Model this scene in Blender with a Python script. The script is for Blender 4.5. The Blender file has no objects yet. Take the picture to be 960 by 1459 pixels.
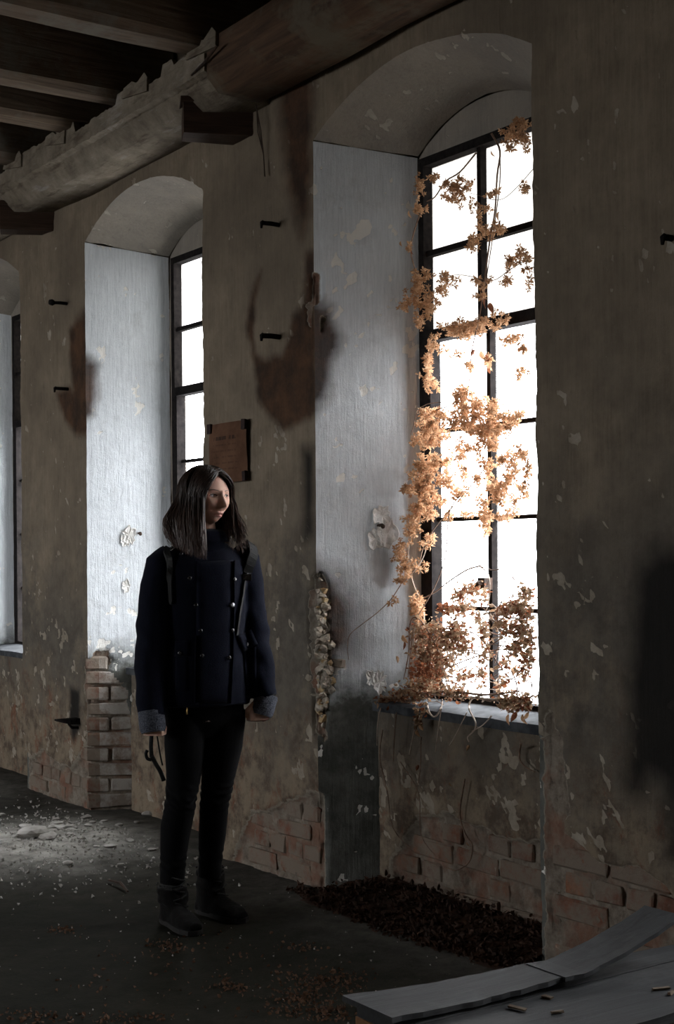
import bpy, bmesh, math, random
import numpy as np
from mathutils import Vector, Matrix, Euler
random.seed(7); rng = np.random.default_rng(7)
scene = bpy.context.scene
COL = scene.collection

# ------------------------------------------------------------------ camera
FPX, CH, PPX, PPY = 2000.0, 1.355, 480.0, 787.0      # focal length (px of a 960x1459 frame), height, principal point
ROLL, TH = math.radians(0.5), math.radians(34.65)
FW = np.array([math.sin(TH), math.cos(TH), 0.0]); RT = np.array([math.cos(TH), -math.sin(TH), 0.0]); UP = np.array([0, 0, 1.0])
CAM = np.array([0, 0, CH])
cd = bpy.data.cameras.new('camera'); cam = bpy.data.objects.new('camera', cd); COL.objects.link(cam)
cd.sensor_fit = 'VERTICAL'; cd.sensor_height = 36.0; cd.lens = FPX / 1459.0 * 36.0
cd.shift_y = (PPY - 729.5) / 1459.0; cd.clip_start = 0.05; cd.clip_end = 300
rm = Matrix(((RT[0], 0, -FW[0]), (RT[1], 0, -FW[1]), (0, 1, 0))).to_4x4()
cam.matrix_world = Matrix.Translation(Vector(CAM)) @ rm @ Matrix.Rotation(-ROLL, 4, 'Z')
scene.camera = cam

# ------------------------------------------------------------------ world: flat white overcast sky
w = bpy.data.worlds.new('overcast_sky'); scene.world = w; w.use_nodes = True
nt = w.node_tree; nt.nodes.clear()
wo = nt.nodes.new('ShaderNodeOutputWorld'); bg = nt.nodes.new('ShaderNodeBackground')
tc = nt.nodes.new('ShaderNodeTexCoord'); sx = nt.nodes.new('ShaderNodeSeparateXYZ'); cr = nt.nodes.new('ShaderNodeValToRGB')
nt.links.new(tc.outputs['Generated'], sx.inputs[0]); mr = nt.nodes.new('ShaderNodeMapRange')
mr.inputs['From Min'].default_value = -1; mr.inputs['From Max'].default_value = 1
nt.links.new(sx.outputs['Z'], mr.inputs['Value']); nt.links.new(mr.outputs[0], cr.inputs[0])
e = cr.color_ramp.elements
e[0].position = 0.30; e[0].color = (.30, .30, .31, 1); e[1].position = 1.0; e[1].color = (.97, .98, 1.0, 1)
n_ = e.new(0.5); n_.color = (.90, .92, .95, 1)
n_ = e.new(0.45); n_.color = (.55, .56, .57, 1)
nt.links.new(cr.outputs[0], bg.inputs['Color']); bg.inputs['Strength'].default_value = 20.0
nt.links.new(bg.outputs[0], wo.inputs[0])

vs = scene.view_settings
vs.view_transform = 'Standard'; vs.look = 'None'; vs.gamma = 1.0; vs.use_curve_mapping = False; vs.exposure = 0.22
scene.display_settings.display_device = 'sRGB'
cy = scene.cycles
cy.max_bounces = 12; cy.diffuse_bounces = 7; cy.transparent_max_bounces = 24; cy.glossy_bounces = 3
cy.sample_clamp_indirect = 4.0; cy.use_denoising = True; cy.caustics_reflective = False; cy.caustics_refractive = False

# ------------------------------------------------------------------ layout numbers (metres); x = away from the room, y = along the window wall
W = 3.12                 # inner face of the window wall
Z_TOP = 3.72             # underside of the ceiling boards
XL, YB, YF = -3.6, -3.9, 11.9   # left wall, back wall, far wall
SPR = 3.0                # springing of the arches
# bay: y0, y1 (front), inner y0, y1, reveal depth, sash plane depth, glass y0, y1, mullion y
BAYS = [
    dict(n=1, y0=3.380, y1=4.660, i0=3.62, i1=4.425, d=.35, g0=3.68, g1=4.373, m=4.053, spi=2.93, apex=.172, ia=.135),
    dict(n=2, y0=5.567, y1=6.829, i0=5.82, i1=6.64, d=.40, g0=5.90, g1=6.555, m=6.23, spi=2.93, apex=.176, ia=.135),
    dict(n=3, y0=7.730, y1=9.000, i0=7.98, i1=8.80, d=.38, g0=8.03, g1=8.72, m=8.37, spi=2.93, apex=.172, ia=.135),
    dict(n=4, y0=9.900, y1=11.17, i0=10.15, i1=10.97, d=.38, g0=10.2, g1=10.9, m=10.55, spi=2.93, apex=.172, ia=.135),
    dict(n=5, y0=1.210, y1=2.450, i0=1.45, i1=2.25, d=.35, g0=1.5, g1=2.2, m=1.85, spi=2.93, apex=.172, ia=.135),
    dict(n=6, y0=-0.96, y1=0.330, i0=-.71, i1=.11, d=.35, g0=-.65, g1=.05, m=-.3, spi=2.93, apex=.172, ia=.135),
    dict(n=7, y0=-3.13, y1=-1.84, i0=-2.88, i1=-2.06, d=.35, g0=-2.82, g1=-2.12, m=-2.47, spi=2.93, apex=.172, ia=.135),
]
SILL_D, SILL_Z = .20, .755        # parapet face recess and sill height
WIN_Z0, WIN_Z1 = .79, 2.88

# ------------------------------------------------------------------ helpers
def ray(px, py):
    a, b = px - PPX, -(py - PPY)
    X = a * math.cos(ROLL) + b * math.sin(ROLL); Y = -a * math.sin(ROLL) + b * math.cos(ROLL)
    return FW * FPX + RT * X + UP * Y
def hit(px, py, p0, n):
    """point where the sight line of a photo pixel meets the plane (p0, n)"""
    d = ray(px, py); p0 = np.array(p0, float); n = np.array(n, float)
    return CAM + d * (((p0 - CAM) @ n) / (d @ n))
def on_x(px, py, x): return hit(px, py, (x, 0, 0), (1, 0, 0))
def on_z(px, py, z): return hit(px, py, (0, 0, z), (0, 0, 1))

_perm = np.random.default_rng(3).permutation(256).astype(np.int64)
_val = np.random.default_rng(4).random(256) * 2 - 1
def vnoise(p, f=1.0, seed=0):
    """smooth value noise, p (..., 3) -> (...) in -1..1"""
    q = np.asarray(p, float) * f + seed * 17.31
    i = np.floor(q).astype(np.int64); t = q - i; t = t * t * (3 - 2 * t)
    def h(dx, dy, dz):
        a = _perm[(i[..., 0] + dx) & 255]; b = _perm[(a + i[..., 1] + dy) & 255]; return _val[_perm[(b + i[..., 2] + dz) & 255]]
    x, y, z = t[..., 0], t[..., 1], t[..., 2]
    c00 = h(0,0,0)*(1-x)+h(1,0,0)*x; c10 = h(0,1,0)*(1-x)+h(1,1,0)*x
    c01 = h(0,0,1)*(1-x)+h(1,0,1)*x; c11 = h(0,1,1)*(1-x)+h(1,1,1)*x
    return (c00*(1-y)+c10*y)*(1-z) + (c01*(1-y)+c11*y)*z
def fbm(p, f=1.0, oct=4, seed=0, gain=.5):
    s = 0; a = 1; tot = 0
    for k in range(oct):
        s = s + a * vnoise(p, f * 2**k, seed + k * 3); tot += a; a *= gain
    return s / tot
def sstep(a, b, x):
    t = np.clip((np.asarray(x, float) - a) / (b - a), 0, 1); return t * t * (3 - 2 * t)
def poly_sdf(P, poly):
    """signed distance (positive inside) of points P (n,2) to a polygon"""
    poly = np.array(poly, float); n = len(poly)
    d = np.full(len(P), 1e9); inside = np.zeros(len(P), bool)
    for k in range(n):
        a, b = poly[k], poly[(k + 1) % n]; ab = b - a
        t = np.clip(((P - a) @ ab) / (ab @ ab), 0, 1)
        d = np.minimum(d, np.linalg.norm(P - a - t[:, None] * ab, axis=1))
        c = ((a[1] > P[:, 1]) != (b[1] > P[:, 1])) & (P[:, 0] < (b[0] - a[0]) * (P[:, 1] - a[1]) / (b[1] - a[1] + 1e-12) + a[0])
        inside ^= c
    return np.where(inside, d, -d)

def tag(o, label=None, cat=None, group=None, kind=None):
    if label: o['label'] = label
    if cat: o['category'] = cat
    if group: o['group'] = group
    if kind: o['kind'] = kind
    return o
def empty(name, loc=(0, 0, 0), rz=0):
    o = bpy.data.objects.new(name, None); COL.objects.link(o); o.location = loc; o.rotation_euler = (0, 0, rz); o.empty_display_size = .05
    return o
def link(name, me, parent=None, loc=None, rot=None, scale=None):
    o = bpy.data.objects.new(name, me); COL.objects.link(o)
    if parent: o.parent = parent
    if loc is not None: o.location = loc
    if rot is not None: o.rotation_euler = rot
    if scale is not None: o.scale = scale
    return o
class MB:
    def __init__(s): s.v = []; s.f = []
    def add(s, vs_, fs):
        n = len(s.v); s.v += [tuple(map(float, a)) for a in vs_]; s.f += [tuple(i + n for i in f) for f in fs]
    def box(s, lo, hi, M=None, jit=0):
        v = [Vector((x, y, z)) for x in (lo[0], hi[0]) for y in (lo[1], hi[1]) for z in (lo[2], hi[2])]
        if jit: v = [a + Vector([random.uniform(-jit, jit) for _ in range(3)]) for a in v]
        if M: v = [M @ a for a in v]
        s.add(v, [(0,1,3,2),(4,6,7,5),(0,4,5,1),(2,3,7,6),(0,2,6,4),(1,5,7,3)])
    def tube(s, pts, r, n=6, flat=1.0, cap=True, up=None):
        pts = [Vector(p) for p in pts]; m = len(pts)
        if not hasattr(r, '__len__'): r = [r] * m
        t0 = (pts[1] - pts[0]).normalized()
        a = Vector(up) if up else (Vector((0, 0, 1)) if abs(t0.z) < .9 else Vector((1, 0, 0)))
        nx = (a - t0 * a.dot(t0)).normalized(); V = []
        for i in range(m):
            t = (pts[min(i+1, m-1)] - pts[max(i-1, 0)])
            t = t.normalized() if t.length > 1e-9 else t0
            nx = (nx - t * nx.dot(t)); nx = nx.normalized() if nx.length > 1e-6 else t.orthogonal().normalized(); ny = t.cross(nx)
            for k in range(n):
                an = 2 * math.pi * k / n
                V.append(pts[i] + nx * (math.cos(an) * r[i] * flat) + ny * (math.sin(an) * r[i]))
        F = [(i*n+k, i*n+(k+1)%n, (i+1)*n+(k+1)%n, (i+1)*n+k) for i in range(m-1) for k in range(n)]
        if cap: F += [tuple(range(n))[::-1], tuple((m-1)*n+k for k in range(n))]
        s.add(V, F)
    def loft(s, rings, cap=True):
        n = len(rings[0]); m = len(rings); V = [p for r_ in rings for p in r_]
        F = [(i*n+k, i*n+(k+1)%n, (i+1)*n+(k+1)%n, (i+1)*n+k) for i in range(m-1) for k in range(n)]
        if cap: F += [tuple(range(n))[::-1], tuple((m-1)*n+k for k in range(n))]
        s.add(V, F)
    def ball(s, c, r, nu=12, nv=8, M=None):
        if not hasattr(r, '__len__'): r = (r, r, r)
        V = []; 
        for j in range(nv + 1):
            ph = math.pi * j / nv
            for i in range(nu):
                th = 2 * math.pi * i / nu
                p = Vector((math.sin(ph)*math.cos(th)*r[0], math.sin(ph)*math.sin(th)*r[1], math.cos(ph)*r[2]))
                if M: p = M @ p
                V.append(p + Vector(c))
        F = [(j*nu+i, (j+1)*nu+i, (j+1)*nu+(i+1)%nu, j*nu+(i+1)%nu) for j in range(nv) for i in range(nu)]
        s.add(V, F)
    def mesh(s, name, mat, smooth=False):
        me = bpy.data.meshes.new(name); me.from_pydata(s.v, [], s.f); me.update()
        if mat: me.materials.append(mat)
        bm = bmesh.new(); bm.from_mesh(me); bmesh.ops.remove_doubles(bm, verts=bm.verts, dist=1e-6)
        bmesh.ops.recalc_face_normals(bm, faces=bm.faces); bm.to_mesh(me); bm.free()
        if smooth: me.polygons.foreach_set('use_smooth', [True] * len(me.polygons))
        return me
    def build(s, name, mat, parent=None, smooth=False, **k):
        return link(name, s.mesh(name, mat, smooth), parent, **k)

# ---- material helpers
class NT:
    def __init__(s, name, rough=.85, spec=.3):
        s.m = bpy.data.materials.new(name); s.m.use_nodes = True; s.t = s.m.node_tree; s.N = s.t.nodes; s.L = s.t.links
        s.b = s.N['Principled BSDF']; s.out = s.N['Material Output']
        s.b.inputs['Roughness'].default_value = rough; s.b.inputs['Specular IOR Level'].default_value = spec
        s.co = s.N.new('ShaderNodeTexCoord')
    def pos(s, scale=(1, 1, 1), src='Object'):
        m = s.N.new('ShaderNodeMapping'); m.inputs['Scale'].default_value = scale; s.L.new(s.co.outputs[src], m.inputs[0]); return m.outputs[0]
    def geo(s): g = s.N.new('ShaderNodeNewGeometry'); return g
    def noise(s, scale, vec=None, detail=6, rough=.6, dist=0):
        n = s.N.new('ShaderNodeTexNoise'); n.inputs['Scale'].default_value = scale; n.inputs['Detail'].default_value = detail
        n.inputs['Roughness'].default_value = rough; n.inputs['Distortion'].default_value = dist
        s.L.new(vec if vec else s.pos(), n.inputs['Vector']); return n.outputs[0]
    def ramp(s, fac, stops):
        r = s.N.new('ShaderNodeValToRGB'); el = r.color_ramp.elements
        while len(el) < len(stops): el.new(.5)
        for k, (p, c) in enumerate(stops):
            el[k].position = p; el[k].color = (tuple(c) + (1,)) if hasattr(c, '__len__') else (c, c, c, 1)
        s.L.new(fac, r.inputs[0]); return r.outputs[0]
    def mix(s, fac, a, b, mode='MIX'):
        m = s.N.new('ShaderNodeMix'); m.data_type = 'RGBA'; m.blend_type = mode
        for sock, v in ((m.inputs[0], fac), (m.inputs[6], a), (m.inputs[7], b)):
            if isinstance(v, (int, float)): sock.default_value = v
            elif isinstance(v, tuple): sock.default_value = v + (1,)
            else: s.L.new(v, sock)
        return m.outputs[2]
    def math(s, op, a, b=0.0, c=None, clamp=False):
        m = s.N.new('ShaderNodeMath'); m.operation = op; m.use_clamp = clamp
        for k, v in enumerate((a, b) if c is None else (a, b, c)):
            if isinstance(v, (int, float)): m.inputs[k].default_value = v
            else: s.L.new(v, m.inputs[k])
        return m.outputs[0]
    def attr(s, name):
        a = s.N.new('ShaderNodeAttribute'); a.attribute_name = name; return a
    def color(s, c):
        if isinstance(c, tuple): s.b.inputs['Base Color'].default_value = c + (1,)
        else: s.L.new(c, s.b.inputs['Base Color'])
    def bump(s, h, strength=.5, dist=.01):
        b = s.N.new('ShaderNodeBump'); b.inputs['Strength'].default_value = strength; b.inputs['Distance'].default_value = dist
        s.L.new(h, b.inputs['Height']); s.L.new(b.outputs[0], s.b.inputs['Normal'])

def m_wood(name, c1, c2, axis=1, scale=9, rough=.8, bump=.4, worn=None):
    m = NT(name, rough, .25); sc = [14, 14, 14]; sc[axis] = 1.0
    g = m.noise(scale / 3, m.pos(tuple(sc)), 8, .65, .6); c = m.ramp(g, [(.3, c1), (.7, c2)])
    if worn:
        n = m.noise(3.2, None, 6, .7); c = m.mix(m.ramp(n, [(.5, 0), (.62, 1)]), c, worn)
    m.color(c); m.bump(g, bump, .008); return m.m
def m_plain(name, c1, c2, scale=20, rough=.85, bump=.3, metal=0, dist=.004, spec=.3):
    m = NT(name, rough, spec); n = m.noise(scale); m.color(m.ramp(n, [(.35, c1), (.65, c2)])); m.b.inputs['Metallic'].default_value = metal
    if bump: m.bump(n, bump, dist)
    return m.m
# ------------------------------------------------------------------ plaster / brick / dirt materials
def make_wall_material():
    m = NT('old_painted_plaster', .88, .25)
    P = m.pos(); deep = m.attr('deep').outputs['Fac']; flake = m.attr('flake').outputs['Fac']
    rust = m.attr('rust').outputs['Fac']; dark_patch = m.attr('dark_patch').outputs['Fac']; rev = m.attr('reveal').outputs['Fac']; low = m.attr('low').outputs['Fac']
    big = m.noise(1.3, P, 5, .6); mid = m.noise(7, P, 8, .7); fine = m.noise(60, P, 6, .7)
    streak = m.noise(3.0, m.pos((22, 22, 1.2)), 8, .75); brush = m.noise(9, m.pos((14, 14, .8)), 6, .8)
    front = m.mix(m.ramp(mid, [(.35, 0), (.68, 1)]), (.160, .126, .088), (.262, .210, .150))
    front = m.mix(m.ramp(streak, [(.4, 0), (.75, .55)]), front, (.33, .27, .20))
    front = m.mix(m.ramp(big, [(.42, 0), (.62, .55)]), front, (.115, .092, .068))
    lowc = m.mix(m.ramp(mid, [(.4, 0), (.6, 1)]), (.082, .072, .060), (.140, .122, .098))
    front = m.mix(m.math('MULTIPLY', low, m.ramp(m.noise(2.6, P, 9, .75), [(.36, .1), (.52, .95)])), front, lowc)
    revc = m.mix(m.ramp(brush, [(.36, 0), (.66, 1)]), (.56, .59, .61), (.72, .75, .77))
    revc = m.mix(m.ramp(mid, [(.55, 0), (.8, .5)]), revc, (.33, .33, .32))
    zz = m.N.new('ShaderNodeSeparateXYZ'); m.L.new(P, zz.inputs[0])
    rev_low = m.ramp(m.math('ADD', zz.outputs[2], m.math('MULTIPLY', m.math('SUBTRACT', mid, .5), .35)), [(.74, 1), (.92, 0)])  # reveal colour turns dark grey-green towards the foot, with a ragged boundary
    revc = m.mix(rev_low, revc, m.mix(m.ramp(mid, [(.4, 0), (.65, 1)]), (.070, .072, .062), (.15, .15, .135)))
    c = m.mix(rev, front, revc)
    # worn, damp-stained foot of the wall: earthy blotches with brick dust
    foot = m.ramp(m.math('ADD', m.math('MULTIPLY', zz.outputs[2], .8), m.math('MULTIPLY', m.math('SUBTRACT', m.noise(3.5, P, 9, .75), .5), 1.1)), [(.30, 1), (.62, 0)])
    blot = m.mix(m.ramp(m.noise(8, P, 9, .75), [(.40, 0), (.55, 1)]), (.095, .070, .050), (.235, .185, .130))
    blot = m.mix(m.ramp(m.noise(6, m.pos((1.4, 1.4, .9)), 9, .8, .4), [(.54, 0), (.63, .8)]), blot, (.175, .068, .036))
    c = m.mix(m.math('MULTIPLY', foot, m.math('SUBTRACT', 1.0, rev)), c, blot)
    scr = m.ramp(m.noise(5, m.pos((5, 5, 1.6)), 10, .85), [(.58, 0), (.66, .55)]); c = m.mix(m.math('MULTIPLY', scr, m.math('SUBTRACT', 1.0, rev)), c, (.075, .058, .042))
    # thin paint flakes gone: pale lime plaster
    ft = m.math('ADD', flake, m.math('MULTIPLY', m.math('SUBTRACT', fine, .5), .35))
    fmask = m.ramp(ft, [(.49, 0), (.53, 1)])
    c = m.mix(fmask, c, m.mix(rev, m.mix(m.ramp(mid, [(.4, 0), (.6, 1)]), (.25, .21, .16), (.40, .35, .28)), (.80, .78, .73)))
    c = m.mix(m.math('MULTIPLY', rust, .93, clamp=True), c, m.mix(m.ramp(mid, [(.4, 0), (.65, 1)]), (.028, .014, .008), (.090, .040, .018)))
    # plaster gone: sandy mortar washed with brick dust
    dt = m.math('ADD', deep, m.math('MULTIPLY', m.math('SUBTRACT', fine, .5), .22))
    dmask = m.ramp(dt, [(.46, 0), (.52, 1)])
    mort = m.mix(m.ramp(m.noise(16, P, 8, .75), [(.38, 0), (.6, 1)]), (.125, .098, .075), (.27, .232, .185))
    mort = m.mix(m.ramp(m.noise(5, P, 5, .6), [(.48, 0), (.62, .7)]), mort, (.20, .085, .050))
    c = m.mix(dmask, c, mort)
    c = m.mix(m.math('MULTIPLY', dark_patch, .95, clamp=True), c, (.010, .009, .008))
    # broken edge of the plaster shows pale
    edge = m.ramp(dt, [(.40, 0), (.455, .8), (.49, .8), (.54, 0)])
    c = m.mix(m.math('MULTIPLY', edge, m.math('SUBTRACT', 1.0, dark_patch)), c, (.32, .28, .22))
    m.color(c)
    h = m.math('ADD', m.math('MULTIPLY', mid, .5), m.math('MULTIPLY', fine, .3))
    h = m.math('ADD', h, m.math('MULTIPLY', streak, .45)); h = m.math('ADD', h, m.math('MULTIPLY', brush, .25))
    h = m.math('SUBTRACT', h, m.math('MULTIPLY', fmask, .35)); h = m.math('SUBTRACT', h, m.math('MULTIPLY', dmask, .9))
    m.bump(h, .85, .012)
    return m.m
M_WALL = make_wall_material()

def make_brick_material():
    m = NT('old_red_brick', .92, .2)
    oi = m.N.new('ShaderNodeObjectInfo'); g = m.geo()
    r = oi.outputs['Random']; ad = m.N.new('ShaderNodeVectorMath'); ad.operation = 'ADD'
    m.L.new(g.outputs['Position'], ad.inputs[0]); ad.inputs[1].default_value = (0, 0, 0)
    base = m.ramp(r, [(0, (.16, .055, .032)), (.35, (.24, .085, .045)), (.6, (.125, .062, .045)), (.8, (.29, .12, .06)), (1, (.14, .085, .062))])
    n = m.noise(22, g.outputs['Position'], 8, .7); c = m.mix(m.ramp(n, [(.3, .7), (.6, 0)]), base, (.05, .035, .028))
    n2 = m.noise(9, g.outputs['Position'], 8, .72); c = m.mix(m.ramp(n2, [(.36, .1), (.52, .92)]), c, (.20, .165, .13))
    sp_ = m.N.new('ShaderNodeSeparateXYZ'); m.L.new(g.outputs['Position'], sp_.inputs[0])
    lime = m.math('MULTIPLY', m.math('GREATER_THAN', sp_.outputs[0], W + .055), m.math('GREATER_THAN', sp_.outputs[1], 6.3))
    c = m.mix(m.math('MULTIPLY', lime, m.ramp(m.noise(7, g.outputs['Position'], 8, .75), [(.42, .15), (.56, .9)])), c, (.40, .375, .34))
    m.color(c); m.bump(n, .8, .01); return m.m
M_BRICK = make_brick_material()
M_BOARDS = m_wood('sooty_ceiling_boards', (.010, .008, .006), (.030, .022, .016), 1, 9)
M_JOIST = m_wood('dusty_joist_wood', (.060, .042, .028), (.20, .145, .10), 0, 8, .85, .5, (.16, .14, .11))
M_BEAM = m_wood('dark_beam_wood', (.035, .020, .011), (.110, .062, .034), 1, 7, .8, .6, (.10, .082, .055))
M_CORBEL = m_wood('dark_corbel_wood', (.022, .013, .008), (.075, .042, .026), 0, 9, .8, .6)
M_IRON = m_plain('black_painted_iron', (.010, .009, .009), (.022, .019, .018), 40, .95, .4, 0, .002, .04)
M_RUSTY = m_plain('rusty_iron', (.020, .015, .012), (.060, .032, .020), 60, .75, .5, .3, .002)

def make_floor_material():
    m = NT('dirty_concrete_floor', .95, .08); P = m.pos()
    a = m.noise(1.1, P, 8, .65); b = m.noise(9, P, 9, .75); f = m.noise(80, P, 5, .7)
    c = m.mix(m.ramp(b, [(.36, 0), (.64, 1)]), (.012, .0115, .008), (.027, .0245, .018))
    c = m.mix(m.ramp(a, [(.42, 0), (.6, .65)]), c, (.011, .011, .008))
    dust = m.attr('dust').outputs['Fac']
    c = m.mix(m.math('MULTIPLY', dust, m.ramp(b, [(.35, .35), (.6, 1)])), c, (.40, .385, .35))
    sp = m.ramp(m.noise(34, P, 3, .5), [(.72, 0), (.76, .6)]); c = m.mix(sp, c, (.26, .23, .18))
    m.color(c); m.bump(m.math('ADD', b, m.math('MULTIPLY', f, .4)), .55, .02); return m.m
M_FLOOR = make_floor_material()

# ------------------------------------------------------------------ window wall: one shell of plaster with its reveals, arches and parapets
def arch_z(b, y, inner=False):
    y0, y1, z0, r = (b['i0'], b['i1'], b['spi'], b['ia']) if inner else (b['y0'], b['y1'], SPR, b['apex'])
    c = (y1 - y0) / 2; R = (c * c + r * r) / (2 * r); t = np.clip(np.asarray(y, float) - (y0 + y1) / 2, -c, c)
    return z0 + np.sqrt(R * R - t * t) - (R - r)
def pl_front(pts): return [tuple(on_x(px, py, W)[1:]) for px, py in pts]
def pl_par(pts): return [tuple(on_x(px, py, W + SILL_D)[1:]) for px, py in pts]
def pl_rev(b, pts):
    a = np.array((W, b['y1'], 0.)); c = np.array((W + b['d'], b['i1'], 0.)); u = (c - a) / np.linalg.norm(c - a); n = np.cross(u, (0, 0, 1))
    return [((hit(px, py, a, n) - a) @ u, hit(px, py, a, n)[2]) for px, py in pts]
B1, B2 = BAYS[0], BAYS[1]
# regions where the plaster has fallen off (read off the photograph, laid on the real planes)
DEEP = {
    'front': [(pl_front([(765,1015),(780,1018),(792,1075),(806,1140),(800,1190),(850,1230),(905,1232),(942,1262),(975,1300),(975,1480),(760,1480)]), .035),
              (pl_front([(352,1168),(398,1150),(440,1135),(470,1128),(470,1300),(330,1290),(318,1250)]), .05),
              (pl_front([(437,838),(450,840),(450,980),(442,980)]), .006),
              (pl_front([(36,1085),(60,1075),(84,1092),(100,1100),(122,1060),(135,1050),(135,1170),(30,1150)]), .07),
              (pl_front([(120,930),(134,930),(134,1060),(122,1060)]), .012),
              (pl_front([(434,432),(446,430),(446,470),(436,462)]), .01),
              (pl_front([(0,1040),(16,1050),(36,1075),(36,1180),(0,1180)]), .06),
              ([(2.0, -.2), (2.0, .40), (2.5, .32), (2.5, -.2)], .05)],
    'par1': [(pl_par([(556,1225),(592,1165),(640,1160),(668,1178),(720,1195),(775,1205),(775,1400),(560,1400)]), .05)],
    'rev1': [(pl_rev(B1, [(430,826),(452,816),(464,832),(462,880),(470,905),(480,955),(476,985),(462,1010),(463,1060),(430,1070)]), .012),
             (pl_rev(B1, [(430,432),(452,436),(465,452),(462,470),(450,476),(430,470)]), .008)],
    'rev2': [(pl_rev(B2, [(110,928),(158,926),(154,955),(163,966),(176,985),(184,1010),(188,1060),(192,1200),(110,1200)]), .012)],
}
RUST = {
    'front': [(pl_front([(430,440),(436,360),(447,360),(447,585),(425,600),(400,612),(380,590),(366,560),(358,515),(352,470),(358,420),(372,380),(374,384),(362,425),(358,470),(364,500),(380,512),(400,505),(412,480),(418,455)]), .022),
              (pl_front([(400,130),(442,90),(444,300),(430,330),(410,280)]), .05),
              (pl_front([(98,470),(124,440),(128,610),(105,625),(84,575),(80,560),(90,556),(104,555)]), .03)],
    'rev1': [(pl_rev(B1, [(430,420),(470,440),(482,480),(468,560),(430,600)]), .03), (pl_rev(B1, [(430,800),(490,820),(515,870),(500,930),(430,960)]), .07)],
    'rev2': [(pl_rev(B2, [(110,500),(138,520),(134,590),(110,600)]), .03)],
}
DARK_PATCH = {  # soft-edged dark patches blended over the wall colour
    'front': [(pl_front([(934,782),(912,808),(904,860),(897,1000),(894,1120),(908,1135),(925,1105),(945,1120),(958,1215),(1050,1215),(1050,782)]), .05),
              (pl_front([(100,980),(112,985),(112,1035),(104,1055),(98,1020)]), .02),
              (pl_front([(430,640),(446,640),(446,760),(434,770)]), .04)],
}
def field(regs, P, seed, amp, f0=7.0):
    """ragged 0..1 field, .5 on the outline of a region"""
    best = np.full(len(P), -1.0); n = None
    for poly, soft in regs:
        lo = np.min(poly, axis=0) - .3; hi = np.max(poly, axis=0) + .3
        k = np.where((P[:, 0] > lo[0]) & (P[:, 0] < hi[0]) & (P[:, 1] > lo[1]) & (P[:, 1] < hi[1]))[0]
        if len(k) == 0: continue
        d = poly_sdf(P[k], poly) / (2 * soft)
        q = np.stack([P[k, 0], P[k, 1], np.full(len(k), seed * 3.7)], 1)
        d = d + fbm(q, f0, 5, seed, .6) * amp / (2 * soft)
        best[k] = np.maximum(best[k], d)
    return np.clip(best + .5, 0, 1)

CORNER = {4.660: [(-.3, .40), (.62, 1.27), (2.35, 2.47)], 3.380: [(-.3, .74)], 6.829: [(-.3, .80)], 7.730: [(-.3, .30)]}
def corner_field(ye, z):
    iv = CORNER.get(round(ye, 3))
    if iv is None: return np.zeros(len(z))
    d = np.max([np.minimum(z - a, c - z) for a, c in iv], axis=0)
    q = np.stack([np.full(len(z), ye * 3), z, np.zeros(len(z))], 1)
    return np.clip((d + fbm(q, 9, 4, 77) * .04) / .04 + .5, 0, 1)
WV, WF, WA = [], [], {k: [] for k in ('deep', 'flake', 'rust', 'dark_patch', 'reveal', 'low')}
_off = 0
def patch(P, into, reg, ab, reveal, cd=()):
    """P (n,m,3) surface points, into (n,m,3) direction into the masonry, reg region name, ab (n,m,2) plane coordinates for the masks"""
    global _off
    n, m = P.shape[:2]; p = P.reshape(-1, 3); iv = into.reshape(-1, 3); q = np.asarray(ab).reshape(-1, 2)
    deep = field(DEEP.get(reg, []), q, 11, .05, 6); rust = field(RUST.get(reg, []), q, 23, .05, 5); dark_patch = field(DARK_PATCH.get(reg, []), q, 31, .02, 9)
    cw = np.zeros(len(p))
    for ye, dist in cd:
        wgt = 1 - sstep(.004, .05, dist.ravel()); cf = corner_field(ye, p[:, 2]); deep = deep * (1 - wgt) + cf * wgt; cw = np.maximum(cw, wgt)
    # scattered paint flakes, more of them low down
    dens = .015 + .13 * (1 - sstep(.3, 1.5, p[:, 2]))
    fl = fbm(p * np.array([1, 1, .8]), 17, 5, 41, .66); big = fbm(p, 1.7, 3, 43)
    flake = np.clip((fl - .47 + dens + big * .16) * 3.5 + .35, 0, 1)
    if reg.startswith('rev') or reg.startswith('soff') or reg.startswith('tymp'): flake = np.clip((fl - .44 + big * .2) * 3.5 + .27 + .15 * (1 - sstep(.7, 1.6, p[:, 2])), 0, 1)
    low = 1 - sstep(.9, 2.1, p[:, 2] + fbm(p, 2, 4, 51) * .5)
    dsm = sstep(.44, .56, deep + fbm(p, 45, 2, 5) * .06)
    dep = .021 * dsm + .0035 * sstep(.45, .6, flake) * (1 - cw)
    dep = dep + fbm(p, 26, 4, 7, .6) * (.004 + .022 * dsm * (.55 + (1.0 if reg in ('rev1',) else 0) * (1 - cw))) + fbm(p, 3.2, 3, 9) * .011
    p2 = p + iv * dep[:, None]
    WV.append(p2)
    idx = (np.arange(n * m).reshape(n, m)) + _off
    WF.append(np.stack([idx[:-1, :-1], idx[1:, :-1], idx[1:, 1:], idx[:-1, 1:]], -1).reshape(-1, 4)); _off += n * m
    for k, a in zip(('deep', 'flake', 'rust', 'dark_patch', 'reveal', 'low'), (deep, flake, rust, dark_patch, np.full(len(p), reveal), low)): WA[k].append(a)

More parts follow.
